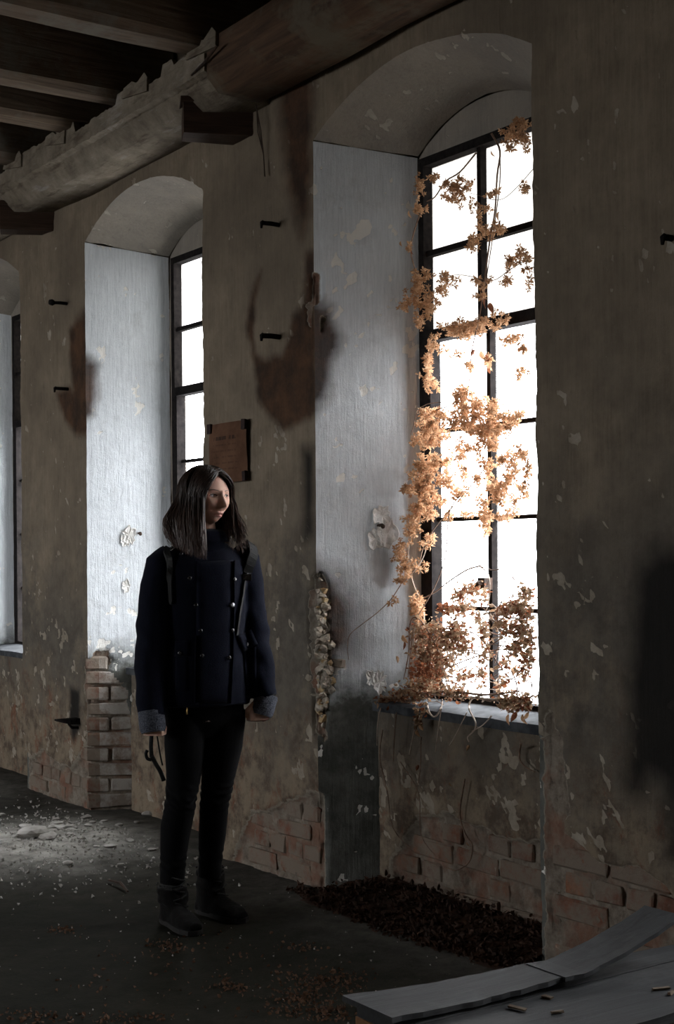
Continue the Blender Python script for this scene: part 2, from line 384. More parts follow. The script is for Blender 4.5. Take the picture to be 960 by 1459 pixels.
def corner_into(y, z, edge_list, base, c=.045):
    """direction into the masonry, swinging round the corners so that neighbouring faces share one vector there"""
    v = np.zeros(y.shape + (3,)); v[..., 0] = 1
    for ye, sgn in edge_list:
        t = 1 - sstep(0, c, np.abs(y - ye)); v[..., 1] += sgn * t
    return v
def zline(z0, z1, st): return np.linspace(z0, z1, max(2, int((z1 - z0) / st) + 1))
edges = sorted([(b['y0'], -1) for b in BAYS] + [(b['y1'], 1) for b in BAYS])   # solid lies at -y of y0 and +y of y1
ys = sorted([YB, YF] + [e_[0] for e_ in edges]); bay_at = {round(b['y0'], 4): b for b in BAYS}
def fine_at(y): return 2.3 < y < 8.2
for k in range(len(ys) - 1):
    a, c = ys[k], ys[k + 1]; b = bay_at.get(round(a, 4)); mid = (a + c) / 2
    st = .0125 if (2.2 < mid < 8.0) else .06
    yy = np.linspace(a, c, max(3, int((c - a) / st) + 1))
    if b is None:                                   # a pier, floor to springing
        zz = zline(-.03, SPR, st); Y, Z = np.meshgrid(yy, zz, indexing='ij'); P = np.stack([np.full_like(Y, W), Y, Z], -1)
        el = [(e_[0], e_[1]) for e_ in edges if abs(e_[0] - a) < 1e-6 or abs(e_[0] - c) < 1e-6]
        patch(P, corner_into(Y, Z, el, W), 'front', P[..., 1:], 0, [(e_[0], np.abs(Y - e_[0])) for e_ in el])
        bot = np.full_like(yy, SPR)
    else: bot = arch_z(b, yy)
    t = np.linspace(0, 1, int((Z_TOP - SPR) / st) + 1)
    Y = np.repeat(yy[:, None], len(t), 1); Z = bot[:, None] * (1 - t) + (Z_TOP + .02) * t
    P = np.stack([np.full_like(Y, W), Y, Z], -1); iv = np.zeros_like(P); iv[..., 0] = 1
    if b is not None: iv[..., 2] = 1 - sstep(0, .045, Z - bot[:, None])
    patch(P, iv, 'front', P[..., 1:], 0)
for b in BAYS:
    fine = b['n'] in (1, 2, 3); st = .0125 if fine else .06; d = b['d']
    for side in (1, -1):                            # reveals
        ye, yi = (b['y1'], b['i1']) if side == 1 else (b['y0'], b['i0'])
        L = math.hypot(d, yi - ye); s_ = np.linspace(0, L, max(4, int(L / st) + 1)); zz = zline(-.03, SPR, st)
        S, Zt = np.meshgrid(s_, zz, indexing='ij'); tt = S / L
        zt = SPR + (b['spi'] - SPR) * tt; Z = Zt / SPR * zt
        P = np.stack([W + d * tt, ye + (yi - ye) * tt, Z], -1)
        t = 1 - sstep(0, .045, S); nrm = np.array(((ye - yi) * 0.0, 1.0 * side, 0)); iv = np.zeros_like(P)
        iv[..., 1] = side; iv[..., 0] = t
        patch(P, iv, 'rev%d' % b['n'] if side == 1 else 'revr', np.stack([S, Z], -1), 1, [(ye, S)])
    u = np.linspace(0, 1, int((b['y1'] - b['y0']) / st) + 1); v = np.linspace(0, 1, int(d / st) + 1)
    U, V = np.meshgrid(u, v, indexing='ij')
    yf = b['y0'] + (b['y1'] - b['y0']) * U; yi = b['i0'] + (b['i1'] - b['i0']) * U
    zf = arch_z(b, yf); zi = arch_z(b, yi, True)
    P = np.stack([W + d * V, yf + (yi - yf) * V, zf + (zi - zf) * V], -1); iv = np.zeros_like(P); iv[..., 2] = 1; iv[..., 0] = 1 - sstep(0, .045, V * d)
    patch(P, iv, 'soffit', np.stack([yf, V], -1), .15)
    # tympanum between the window head and the inner arch, and the narrow cheeks beside the sash
    yy = np.linspace(b['i0'], b['i1'], int((b['i1'] - b['i0']) / st) + 1); top = arch_z(b, yy, True); t = np.linspace(0, 1, 14)
    Y = np.repeat(yy[:, None], len(t), 1); Z = WIN_Z1 * (1 - t) + top[:, None] * t
    P = np.stack([np.full_like(Y, W + d), Y, Z], -1); iv = np.zeros_like(P); iv[..., 0] = 1
    patch(P, iv, 'tympanum', P[..., 1:], .15)
    for ya, yb in ((b['i0'], b['g0'] - .03), (b['g1'] + .03, b['i1'])):
        Y, Z = np.meshgrid(np.linspace(ya, yb, 5), zline(0, WIN_Z1, .03), indexing='ij'); P = np.stack([np.full_like(Y, W + d), Y, Z], -1)
        iv = np.zeros_like(P); iv[..., 0] = 1; patch(P, iv, 'cheek', P[..., 1:], .1)
    # parapet under the window
    f = SILL_D / d; pa, pb = b['y0'] + (b['i0'] - b['y0']) * f, b['y1'] + (b['i1'] - b['y1']) * f
    Y, Z = np.meshgrid(np.linspace(pa, pb, int((pb - pa) / st) + 1), zline(-.03, SILL_Z, st), indexing='ij'); P = np.stack([np.full_like(Y, W + SILL_D), Y, Z], -1)
    iv = np.zeros_like(P); iv[..., 0] = 1; patch(P, iv, 'par1' if b['n'] == 1 else 'par', P[..., 1:], 0)
def mesh_np(name, V, F, attrs, mat, smooth=True):
    me = bpy.data.meshes.new(name); me.vertices.add(len(V)); me.vertices.foreach_set('co', V.astype(np.float32).ravel())
    me.loops.add(len(F) * 4); me.polygons.add(len(F)); me.loops.foreach_set('vertex_index', F.astype(np.int32).ravel())
    me.polygons.foreach_set('loop_start', np.arange(0, len(F) * 4, 4, dtype=np.int32)); me.update(calc_edges=True)
    me.polygons.foreach_set('use_smooth', [smooth] * len(F))
    for k, a in attrs.items():
        at = me.attributes.new(k, 'FLOAT', 'POINT'); at.data.foreach_set('value', np.asarray(a, np.float32))
    me.materials.append(mat); me.validate(); return me
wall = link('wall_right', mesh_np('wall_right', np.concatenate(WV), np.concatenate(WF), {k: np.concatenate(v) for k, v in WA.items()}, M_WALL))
tag(wall, kind='structure')

# masonry behind the plaster keeps daylight out everywhere but at the windows
core = MB()
for k in range(len(ys) - 1):
    a, c = ys[k], ys[k + 1]; b = bay_at.get(round(a, 4))
    if b is None: core.box((W + .07, a + .07 if k else a, -.1), (W + .47, c - .07 if k < len(ys) - 2 else c, Z_TOP + .1))
for b in BAYS:
    XO = W + b['d'] + .05
    core.box((XO - .02, b['y0'] - .3, WIN_Z1 + .03), (XO + .03, b['y1'] + .3, Z_TOP + .1)); core.box((W + .07, b['y0'] - .1, 3.24), (XO + .03, b['y1'] + .1, Z_TOP + .1))
    core.box((W + SILL_D + .06, b['y0'] - .1, -.1), (XO + .03, b['y1'] + .1, SILL_Z - .03))
    core.box((XO - .02, b['y0'] - .3, SILL_Z - .03), (XO + .03, b['g0'] - .06, WIN_Z1 + .1)); core.box((XO - .02, b['g1'] + .06, SILL_Z - .03), (XO + .03, b['y1'] + .3, WIN_Z1 + .1))
core.build('masonry_core', M_WALL, wall)

# exposed bricks, each one its own piece
def brick_mesh(name, L, D, H, seed):
    r = random.Random(seed); bm = bmesh.new(); bmesh.ops.create_cube(bm, size=1)
    for v in bm.verts: v.co = Vector((v.co.x * D, v.co.y * L, v.co.z * H))
    bmesh.ops.bevel(bm, geom=bm.edges[:], offset=.006, segments=1, affect='EDGES')
    for v in bm.verts: v.co += Vector([r.uniform(-.003, .003) for _ in range(3)])
    me = bpy.data.meshes.new(name); bm.to_mesh(me); bm.free(); me.materials.append(M_BRICK); return me
ST = [brick_mesh('brick', .245, .06, .068, s) for s in range(5)]; HD = [brick_mesh('brick', .118, .06, .068, s + 9) for s in range(5)]
COURSE = .081
def place_bricks(reg, frame, u0, u1, vmax, parent, skip=.1, proud=.004, clip=None):
    """frame(u, v) -> (position, z rotation) on the masonry face; only slots whose centre lies where the plaster is gone"""
    rr = random.Random(hash(reg) % 1000 if False else len(reg) * 77 + int(u0 * 10)); row = 0; n = 0
    v = .02
    while v < vmax:
        hd = row % 2; L = .130 if hd else .257; u = u0 + (.0 if hd or reg == 'rev2' else .064)
        while u + L <= u1 + .02:
            cu, cv = u + L / 2, v + .034
            pts = np.array([(cu, cv), (cu - L * .3, cv), (cu + L * .3, cv)])
            fv = field(DEEP[reg], pts, 11, .05, 6)
            if (fv[0] if reg == 'rev2' else fv.min()) > .40 and rr.random() > skip and (clip is None or clip(cu, cv)):
                p, rz = frame(cu, cv); me = rr.choice(HD if hd else ST)
                o = link('brick', me, parent, loc=p + Vector((rr.uniform(-.004, .006) , 0, 0)), rot=(rr.uniform(-.03, .03), rr.uniform(-.03, .03), rz + rr.uniform(-.02, .02)), scale=(1, rr.uniform(.95, 1.0), rr.uniform(.9, 1.03))); n += 1
            u += L
        v += COURSE; row += 1
    return n
nb = 0
front_frame = lambda u, v: (Vector((W + .043, u, v)), 0)
nb += place_bricks('front', front_frame, 2.50, 3.375, .75, wall, .12)
nb += place_bricks('front', front_frame, 4.67, 5.56, .75, wall, .15)
nb += place_bricks('front', front_frame, 6.84, 7.72, .6, wall, .3)
fpar = SILL_D / B1['d']
nb += place_bricks('par1', lambda u, v: (Vector((W + SILL_D + .043, u, v)), 0), B1['y0'] + .12, B1['y1'] - .17, .62, wall, .12)
def rev_frame(b):
    a = Vector((W, b['y1'], 0)); c = Vector((W + b['d'], b['i1'], 0)); u_ = (c - a).normalized(); n_in = Vector((-u_.y, u_.x, 0)); rz = math.atan2(u_.y, u_.x) - math.pi / 2
    return lambda u, v: (a + u_ * u + Vector((0, .042, v)) , rz)
nb += place_bricks('rev2', rev_frame(B2), .0, .42, 1.12, wall, .0)
# rubble core showing in the long chip on the corner of the vine window
M_RUB = m_plain('rubble_fill', (.20, .17, .13), (.52, .46, .38), 30, .95, .9, 0, .008); M_OCH = m_plain('ochre_fill', (.30, .20, .10), (.50, .38, .22), 30, .95, .8, 0, .008)
def stone_mesh(seed, mat):
    r = random.Random(seed); bm = bmesh.new(); bmesh.ops.create_icosphere(bm, subdivisions=1, radius=.016)
    for v in bm.verts: v.co = Vector((v.co.x * r.uniform(.7, 1.1), v.co.y * r.uniform(.7, 1.3), v.co.z * r.uniform(.6, 1.3))) + Vector([r.uniform(-.003, .003) for _ in range(3)])
    me = bpy.data.meshes.new('stone'); bm.to_mesh(me); bm.free(); me.materials.append(mat); return me
SM = [stone_mesh(k, M_OCH if k == 3 else M_RUB) for k in range(6)]; rr = random.Random(5)
ra = np.array((W, B1['y1'], 0.)); rc = np.array((W + B1['d'], B1['i1'], 0.)); ru = (rc - ra) / np.linalg.norm(rc - ra)
for k in range(420):
    s_, z = rr.uniform(-.0, .15), (rr.uniform(.66, 1.27) if k < 390 else rr.uniform(2.36, 2.46)); fv = field(DEEP['rev1'], np.array([[s_, z]]), 11, .05, 6)[0]
    if fv < .62: continue
    p = ra + ru * s_; sc = rr.uniform(.6, 1.7)
    link('stone', rr.choice(SM), wall, loc=(p[0] + (.012 if s_ < .03 else 0), p[1] + .012 + (0 if s_ > .03 else .0), z), rot=(rr.uniform(0, 6), rr.uniform(0, 6), rr.uniform(0, 6)), scale=(sc * .8, sc, sc * rr.uniform(.5, 1)))
o = link('brick', HD[1], wall, loc=(W + .078, 4.655, .915), rot=(.1, .05, .3), scale=(1, 1, .5))
print('bricks', nb)

# ------------------------------------------------------------------ floor with a slightly uneven, dusty surface
fx = np.concatenate([np.linspace(XL, .2, 60)[:-1], np.linspace(.2, W + .42, 230)]); fy = np.concatenate([np.linspace(YB, 1.6, 70)[:-1], np.linspace(1.6, 8.8, 480), np.linspace(8.85, YF, 40)])
X, Y = np.meshgrid(fx, fy, indexing='ij'); P = np.stack([X, Y, np.zeros_like(X)], -1); p = P.reshape(-1, 3)
hz = fbm(p, 1.6, 4, 61) * .006 + fbm(p, 14, 4, 62, .6) * .0035
rub = pl = np.exp(-(((p[:, 0] - 2.6) / .48) ** 2 + ((p[:, 1] - 6.2) / .50) ** 2)); dust = np.clip(rub * 1.25 + fbm(p, 5, 4, 63) * .35 * (rub > .12), 0, 1)
dust = np.maximum(dust, .22 * np.exp(-((W - p[:, 0]) / .3) ** 2) * (p[:, 1] > 2.5))
p[:, 2] = hz + rub * (.028 + fbm(p, 9, 4, 64) * .02)
idx = np.arange(len(p)).reshape(X.shape); F = np.stack([idx[:-1, :-1], idx[1:, :-1], idx[1:, 1:], idx[:-1, 1:]], -1).reshape(-1, 4)
floor = tag(link('floor', mesh_np('floor', p, F, {'dust': dust}, M_FLOOR)), kind='structure')

# ------------------------------------------------------------------ rest of the room shell
M_ROOM = m_plain('aged_room_plaster', (.19, .14, .095), (.33, .26, .19), 3, .9, .3)
for nm, lo, hi in (('wall_back', (XL - .2, YB - .2, -.1), (W + .6, YB, Z_TOP + .1)), ('wall_far', (XL - .2, YF, -.1), (W + .6, YF + .2, Z_TOP + .1))):
    b_ = MB(); b_.box(lo, hi); tag(b_.build(nm, M_ROOM), kind='structure')
# unseen wall opposite; its window openings are added to light the room
FILL_WIN = [(5.3, 6.4), (7.5, 8.6), (9.7, 10.8)]; LZ0, LZ1 = 1.2, 2.6
b_ = MB(); b_.box((XL - .2, YB, -.1), (XL, YF, LZ0)); b_.box((XL - .2, YB, LZ1), (XL, YF, Z_TOP + .1)); a_ = YB
for y0_, y1_ in FILL_WIN: b_.box((XL - .2, a_, LZ0), (XL, y0_, LZ1)); a_ = y1_
b_.box((XL - .2, a_, LZ0), (XL, YF, LZ1)); tag(b_.build('wall_left', M_ROOM), kind='structure')
b_ = MB(); yb_ = YB
b_.box((XL - .2, YB - .2, Z_TOP + .05), (W + .6, YF + .2, Z_TOP + .2)); ceil = tag(b_.build('ceiling', M_BOARDS), kind='structure')
b_ = MB(); x_ = XL
while x_ < W + .1:
    b_.box((x_ + .004, YB, Z_TOP - random.uniform(0, .008)), (x_ + .20, YF, Z_TOP + .045)); x_ += .204
tag(b_.build('ceiling_boards', M_BOARDS, ceil), kind='stuff')
# ------------------------------------------------------------------ windows
def make_glass(name, col, trans, milk):
    m = NT(name); t = m.t; N = m.N; L = m.L; N.remove(m.b)
    g = N.new('ShaderNodeBsdfGlossy'); g.inputs['Roughness'].default_value = .05; tr = N.new('ShaderNodeBsdfTransparent'); tr.inputs[0].default_value = trans + (1,)
    tl = N.new('ShaderNodeBsdfTranslucent'); tl.inputs[0].default_value = col + (1,); mx = N.new('ShaderNodeMixShader'); mx2 = N.new('ShaderNodeMixShader')
    dirt = m.ramp(m.noise(2.2, None, 7, .7), [(.3, milk * .75), (.7, min(1, milk * 1.25))]); L.new(dirt, mx.inputs[0]); L.new(tr.outputs[0], mx.inputs[1]); L.new(tl.outputs[0], mx.inputs[2])
    mx2.inputs[0].default_value = .04; L.new(mx.outputs[0], mx2.inputs[1]); L.new(g.outputs[0], mx2.inputs[2]); L.new(mx2.outputs[0], m.out.inputs[0]); return m.m
M_GLASS = make_glass('dusty_window_glass', (.9, .9, .88), (.93, .94, .95), .10)
M_MILK = make_glass('milky_window_glass', (.125, .118, .108), (.06, .057, .052), .80)
def bars(mb, x, y0, y1, z0, z1, horizontal, t=.018, dp=.03):
    if horizontal: mb.box((x - dp / 2, y0, z0 - t / 2), (x + dp / 2, y1, z0 + t / 2))
    else: mb.box((x - dp / 2, y0 - t / 2, z0), (x + dp / 2, y0 + t / 2, z1))
M_HAZE = make_glass('hazy_window_glass', (.45, .44, .42), (.40, .40, .39), .40)
TRZ = 2.205
for b in BAYS:
    xw = W + b['d'] + .012; y0, y1, m = b['g0'], b['g1'], b['m']
    win = empty('window_%d' % b['n'], (xw, (y0 + y1) / 2, WIN_Z0)); tag(win, kind='structure')
    ox, oy, oz = win.location
    dy = .035 if b['n'] == 1 else .02; lo0, lo1, lm = y0 - .0, y1 - dy, m - dy
    fr = MB(); T = .034
    for (a, c, e_, f) in ((y0 - T, y0, TRZ, WIN_Z1 + T), (y1, y1 + T, TRZ, WIN_Z1 + T), (y0 - T, lo0, WIN_Z0, TRZ), (lo1, y1 + T, WIN_Z0 - .02, TRZ)):
        fr.box((-.03, a - oy, e_ - oz), (.022, c - oy, f - oz))
    fr.box((-.03, y0 - oy, WIN_Z1 - oz), (.022, y1 - oy, WIN_Z1 + T - oz)); fr.box((-.035, y0 - oy, TRZ - .022 - oz), (.024, y1 - oy, TRZ + .022 - oz)); fr.box((-.03, lo0 - oy, -.02), (.024, lo1 - oy, .006))
    fr.build('window_frame', M_IRON, win)
    zs = [1.83, 1.48, 1.135] if b['n'] == 1 else [1.84, 1.49, 1.14]
    q = MB(); bars(q, 0, m - oy, 0, TRZ + .02 - oz, WIN_Z1 - oz, False, .022); q.build('glazing_bar', M_IRON, win)
    q = MB(); bars(q, 0, y0 - oy, y1 - oy, 2.535 - oz, 0, True, .022); q.build('glazing_bar', M_IRON, win)
    q = MB(); bars(q, .012, lm - oy, 0, 0, TRZ - .02 - oz, False, .022, .035); q.build('glazing_bar', M_IRON, win)
    for z in zs: q = MB(); bars(q, .012, lo0 - oy, lo1 - oy, z - oz, 0, True, .016); q.build('glazing_bar', M_IRON, win)
    def pane(a, c, e_, f, mat, x):
        g = MB(); tl = random.uniform(-.004, .004); g.add([(x + abs(tl) * .5, a - oy, e_ - oz), (x, c - oy, e_ - oz), (x + abs(tl) * .5, c - oy, f - oz), (x, a - oy, f - oz)], [(0, 1, 2, 3)]); g.build('pane', mat, win)
    up = M_MILK if b['n'] != 2 else M_HAZE
    for a, c in ((y0, m), (m, y1)):
        for e_, f in ((TRZ, 2.535), (2.535, WIN_Z1)): pane(a, c, e_, f, up, .016)
    zz = [WIN_Z0] + zs[::-1] + [TRZ]
    for a, c in ((lo0, lm), (lm, lo1)):
        for e_, f in zip(zz[:-1], zz[1:]): pane(a, c, e_, f, M_GLASS, .021)
    # sloping sill slab
    f = SILL_D / b['d']; pa, pb = b['y0'] + (b['i0'] - b['y0']) * f, b['y1'] + (b['i1'] - b['y1']) * f
    s = MB(); X0, X1 = W + SILL_D - .02 - ox, W + b['d'] + .02 - ox; V = []
    for x, a, c, zt in ((X0, pa - .01, pb + .01, SILL_Z), (X1, b['i0'], b['i1'], SILL_Z + .028)):
        for y in np.linspace(a, c, 14):
            j = random.uniform(-.004, .004) if x == X0 else 0
            V += [(x + j, y - oy, zt + j * .4 - oz), (x + j, y - oy, zt - .034 - oz)]
    F = []
    for k in range(13):
        a = 2 * k; c = 28 + 2 * k; F += [(a, a + 2, c + 2, c), (a + 1, c + 1, c + 3, a + 3), (a, a + 1, a + 3, a + 2), (c, c + 2, c + 3, c + 1)]
    s.add(V, F)
    M_SILL = bpy.data.materials.get('grey_painted_sill') or m_plain('grey_painted_sill', (.030, .033, .037), (.085, .090, .096), 14, .85, .5, 0, .006, .1)
    s.build('window_sill', M_SILL, win)
    # light portal in the opening (guides the sky's own light, adds none)
    ld = bpy.data.lights.new('window_portal', 'AREA'); ld.shape = 'RECTANGLE'; ld.size = b['i1'] - b['i0']; ld.size_y = 2.3; ld.cycles.is_portal = True
    lo = bpy.data.objects.new('window_portal', ld); COL.objects.link(lo); lo.location = (xw + .08, (b['i0'] + b['i1']) / 2, 1.85); lo.rotation_euler = (math.radians(90), 0, math.radians(90))

for k, (y0_, y1_) in enumerate(FILL_WIN):  # added windows, out of view, letting fill daylight into the room
    q = MB(); yc = (y0_ + y1_) / 2
    for y in (y0_, yc, y1_): q.box((XL - .11, y - .02, LZ0), (XL - .07, y + .02, LZ1))
    for z in (LZ0, (LZ0 + LZ1) / 2, LZ1): q.box((XL - .11, y0_, z - .02), (XL - .07, y1_, z + .02))
    wl = q.build('window_%d' % (8 + k), M_IRON); tag(wl, kind='structure')
    g = MB(); g.add([(XL - .09, y0_, LZ0), (XL - .09, y1_, LZ0), (XL - .09, y1_, LZ1), (XL - .09, y0_, LZ1)], [(0, 1, 2, 3)]); g.build('pane', M_GLASS, wl)
    ld = bpy.data.lights.new('window_portal', 'AREA'); ld.shape = 'RECTANGLE'; ld.size = y1_ - y0_; ld.size_y = LZ1 - LZ0; ld.cycles.is_portal = True
    lo = bpy.data.objects.new('window_portal', ld); COL.objects.link(lo); lo.location = (XL - .25, yc, (LZ0 + LZ1) / 2); lo.rotation_euler = (math.radians(90), 0, math.radians(-90))
# window latch
w1 = bpy.data.objects['window_1']; q = MB(); lx = -.03; ly = 4.02 - w1.location.y; lz = 1.235 - WIN_Z0
q.tube([(lx, ly - .012, lz), (lx - .03, ly, lz), (lx - .035, ly + .03, lz - .03)], [.012, .012, .009]); q.box((lx - .02, ly - .02, lz - .025), (lx + .02, ly + .02, lz + .02)); q.build('window_latch', M_RUSTY, w1)

# ------------------------------------------------------------------ joists, wall beams and corbels
def beam_mesh(x0, x1, y0, y1, z0, z1, n, axis, ch=.02, amp=.006, seed=1, ch2=None):
    """long chamfered timber as rings of 8 points, axis 0 or 1 = length"""
    mb = MB(); rings = []
    for k in range(n + 1):
        t = k / n
        a0, a1, l = (x0, x1, t) if axis == 1 else (y0, y1, t)
        L = (y0 + (y1 - y0) * t) if axis == 1 else (x0 + (x1 - x0) * t)
        j = lambda i: float(vnoise(np.array([[L * 2.5, i * 5.1, seed * 9.0]]))[0]) * amp
        c = ch; d = ch if ch2 is None else ch2
        prof = [(a0 + d + j(0), z0 + j(1)), (a1 - c + j(2), z0 + j(3)), (a1 + j(2), z0 + c + j(4)), (a1, z1 - .005), (a1 - .005, z1), (a0 + .005, z1), (a0 + j(5), z1 - .005), (a0 + j(5), z0 + d + j(6))]
        rings.append([(u, L, v) if axis == 1 else (L, u, v) for u, v in prof])
    mb.loft(rings); return mb
for k, jy in enumerate([5.17 - .78 * i for i in range(11, 0, -1)] + [5.17, 5.95, 6.45, 7.15, 7.9, 8.7, 9.5, 10.3, 11.1]):
    beam_mesh(XL, W - .02, jy - .17 + random.uniform(-.01, .01), jy, 3.425, Z_TOP + .02, 24, 0, .028, .008, k + 20).build('joist', M_JOIST, ceil)
M_PLB = None
def make_plastered_beam():
    m = NT('plastered_beam_face', .9, .2); P = m.pos(); a = m.noise(9, P, 8, .7); b = m.noise(3, m.pos((6, 1, 6)), 7, .7)
    c = m.mix(m.ramp(a, [(.35, 0), (.65, 1)]), (.14, .115, .085), (.26, .222, .170)); c = m.mix(m.ramp(b, [(.55, 0), (.66, .7)]), c, (.075, .055, .038)); c = m.mix(m.ramp(b, [(.33, .6), (.42, 0)]), c, (.34, .32, .29))
    m.color(c); m.bump(m.math('ADD', a, b), .8, .015); return m.m
M_PLB = make_plastered_beam()
BX = W - .30
# pale plaster-faced beam over the far piers
q = beam_mesh(BX + .03, W, 4.98, 9.6, 3.235, 3.40, 90, 1, .0, .012, 4, .07)
bl = q.build('ceiling_beam', M_PLB, None, True); tag(bl, 'pale plaster-crusted timber beam running above the far windows under the joists', 'beam', 'timber beams along the window wall')
# ragged plaster crust standing proud of it: broken upper edge
def crust(yA, yB, zlo, ztop, th, seed):
    r = random.Random(seed); n = int((yB - yA) / .02); mb = MB(); V = []
    z = ztop; step = 0
    for k in range(n + 1):
        y = yA + (yB - yA) * k / n
        if k >= step: z = ztop + r.uniform(-.03, .035); step = k + r.randint(3, 16)
        zz = z + r.uniform(-.004, .004); lo = zlo + r.uniform(-.004, .004); x = BX + .03
        V += [(x, y, lo), (x - th, y, lo + .01), (x - th, y, zz), (x, y, zz)]
    F = []
    for k in range(n): a = 4 * k; F += [(a, a+1, a+5, a+4), (a+1, a+2, a+6, a+5), (a+2, a+3, a+7, a+6)]
    F += [(0, 3, 2, 1), (4*n, 4*n+1, 4*n+2, 4*n+3)]
    mb.add(V, F); return mb
crust(5.0, 8.6, 3.31, 3.415, .03, 5).build('plaster_crust', M_PLB, bl)
for y, z, a in ((5.02, 3.43, .1), (5.62, 3.425, .3), (6.5, 3.42, .5), (7.05, 3.43, .4), (8.0, 3.42, .2)):
    q = MB(); pr = [(-.13, -.04), (.12, -.03), (.10, .012), (.02, .028), (-.03, .012), (-.10, .045), (-.13, .02)]; ca, sa = math.cos(a * .3), math.sin(a * .3)
    q.loft([[(x, u * ca - v * sa, u * sa + v * ca) for u, v in pr] for x in (-.010, .010)]); q.build('plaster_shard', M_PLB, bl, loc=(BX + .0, y, z))
q = beam_mesh(BX, W, 1.0, 4.985, 3.235, 3.44, 80, 1, .05, .012, 6, .055)
br = q.build('ceiling_beam', M_BEAM, None, True); tag(br, 'dark brown timber beam above the vine-hung window, butting the pale beam at a corbel', 'beam', 'timber beams along the window wall')
q = MB(); q.tube([(BX - .005, 5.10, 3.33), (BX - .012, 4.98, 3.345), (BX - .03, 4.84, 3.37)], [.004, .006, .005]); q.build('iron_spike', M_RUSTY, br)
# corbels
for (yr, xt, yt, lab) in ((5.118, 2.855, 5.243, 'dark wooden corbel block jutting from the pier just left of the vine-hung window'), (7.22, 2.853, 7.332, 'dark wooden corbel block jutting from the pier at the far left edge')):
    ang = math.atan2(yt - yr, xt - W); L = math.hypot(xt - W, yt - yr)
    c = empty('wooden_corbel', (W, yr, 3.14)); tag(c, lab, 'corbel', 'corbels carrying the wall beams'); c.rotation_euler = (0, 0, ang)
    beam_mesh(-.10, L, -.16, 0, -.0, .135, 8, 0, .006, .006, int(yr * 3)).build('corbel_block', M_CORBEL, c)
    beam_mesh(-.10, L + .012, -.16, .012, .128, .150, 8, 0, .003, .003, int(yr * 5)).build('bearing_plank', M_CORBEL, c)
q = MB()
for s in range(3):
    q.tube([(3.09 - .01 * s, 5.04 - .01 * s, 3.27), (3.085, 5.02 - .012 * s, 3.12), (3.10, 5.0, 3.02), (3.095 + .004 * s, 4.985 + s * .005, 2.93)], .0022, 5)
tag(q.build('hanging_wire', M_RUSTY), 'thin dark wires hanging down the pier beside the wooden corbel', 'wire')
# ------------------------------------------------------------------ things fixed to the wall
def make_paper():
    m = NT('browned_paper', .9, .15); P = m.pos(); n = m.noise(9, P, 6, .6)
    c = m.mix(m.ramp(n, [(.35, 0), (.65, 1)]), (.085, .042, .024), (.145, .075, .045))
    s_ = m.N.new('ShaderNodeSeparateXYZ'); m.L.new(P, s_.inputs[0]); y, z = s_.outputs[1], s_.outputs[2]
    # faded print: a heading and a few illegible lines
    rows = m.math('LESS_THAN', m.math('FRACT', m.math('MULTIPLY', z, 38.0)), .28)
    inx = m.math('MULTIPLY', m.math('GREATER_THAN', y, -.10), m.math('LESS_THAN', y, .11)); inz = m.math('MULTIPLY', m.math('GREATER_THAN', z, -.085), m.math('LESS_THAN', z, .04))
    words = m.ramp(m.noise(90, m.pos((1, 1, .1)), 1, .5), [(.45, 0), (.5, 1)])
    body = m.math('MULTIPLY', m.math('MULTIPLY', rows, words), m.math('MULTIPLY', inx, inz))
    head = m.math('MULTIPLY', m.math('MULTIPLY', m.math('GREATER_THAN', z, .052), m.math('LESS_THAN', z, .068)), m.math('MULTIPLY', inx, words))
    c = m.mix(m.math('MULTIPLY', body, .35), c, (.03, .018, .012)); c = m.mix(m.math('MULTIPLY', head, .75), c, (.02, .014, .012))
    m.color(c); return m.m
M_PAPER = make_paper(); M_TAPE = m_plain('dark_tape', (.012, .006, .006), (.03, .014, .012), 30)
pp = empty('paper_notice', (W, 5.32, 1.80)); tag(pp, 'browned paper notice taped to the pier behind the woman', 'notice')
q = MB(); V = []; ny, nz = 10, 10
for i in range(ny + 1):
    for j in range(nz + 1):
        u, v = i / ny, j / nz; y = -.16 + .32 * u; z = (-.135 + .262 * v)
        if i == ny: y -= .006 * math.sin(v * 3)
        V.append((-.016 - .010 * math.sin(u * 3.1) - .012 * (1 - v) * u + .003 * math.sin(7 * v), y, z))
for th in (0, .002): q.add([(x - th, y, z) for x, y, z in V], [(i*(nz+1)+j, i*(nz+1)+j+1, (i+1)*(nz+1)+j+1, (i+1)*(nz+1)+j) for i in range(ny) for j in range(nz)])
q.build('sheet', M_PAPER, pp, True)
for y, z in ((-.148, .108), (.148, .108), (-.148, -.115), (.148, -.115)):
    q = MB(); q.box((-.030, y - .014, z - .02), (-.018, y + .014, z + .022), None, .002); q.build('tape', M_TAPE, pp)

def peg(y, z, L, r, knob, lab, tilt=.03):
    t = empty('iron_peg', (W, y, z)); tag(t, lab, 'peg', 'iron pegs in the piers')
    q = MB(); q.tube([(.04, 0, 0), (-L * .5, 0, tilt * L), (-L, 0, 0)], [r, r, r * .95], 8); q.build('shank', M_IRON, t, True)
    if knob: q = MB(); q.tube([(-L, 0, 0), (-L - .012, 0, .0), (-L - .03, 0, 0)], [r * 1.1, r * 2.0, r * 1.5], 8); q.build('knob', M_IRON, t, True)
    else: q = MB(); q.tube([(-L, 0, .003), (-L - .008, 0, 0), (-L - .01, 0, -.022)], [r, r * .9, r * .5], 6); q.build('hooked_tip', M_IRON, t)
peg(4.918, 2.713, .075, .0095, False, 'upper black iron peg on the pier left of the vine window')
peg(4.926, 2.25, .075, .011, False, 'lower black iron peg, inside the ringed rust stain of the middle pier')
peg(7.061, 2.71, .07, .009, True, 'upper black iron peg with knob end on the far left pier')
peg(7.061, 2.25, .065, .009, False, 'lower black iron peg on the far left pier', .0)
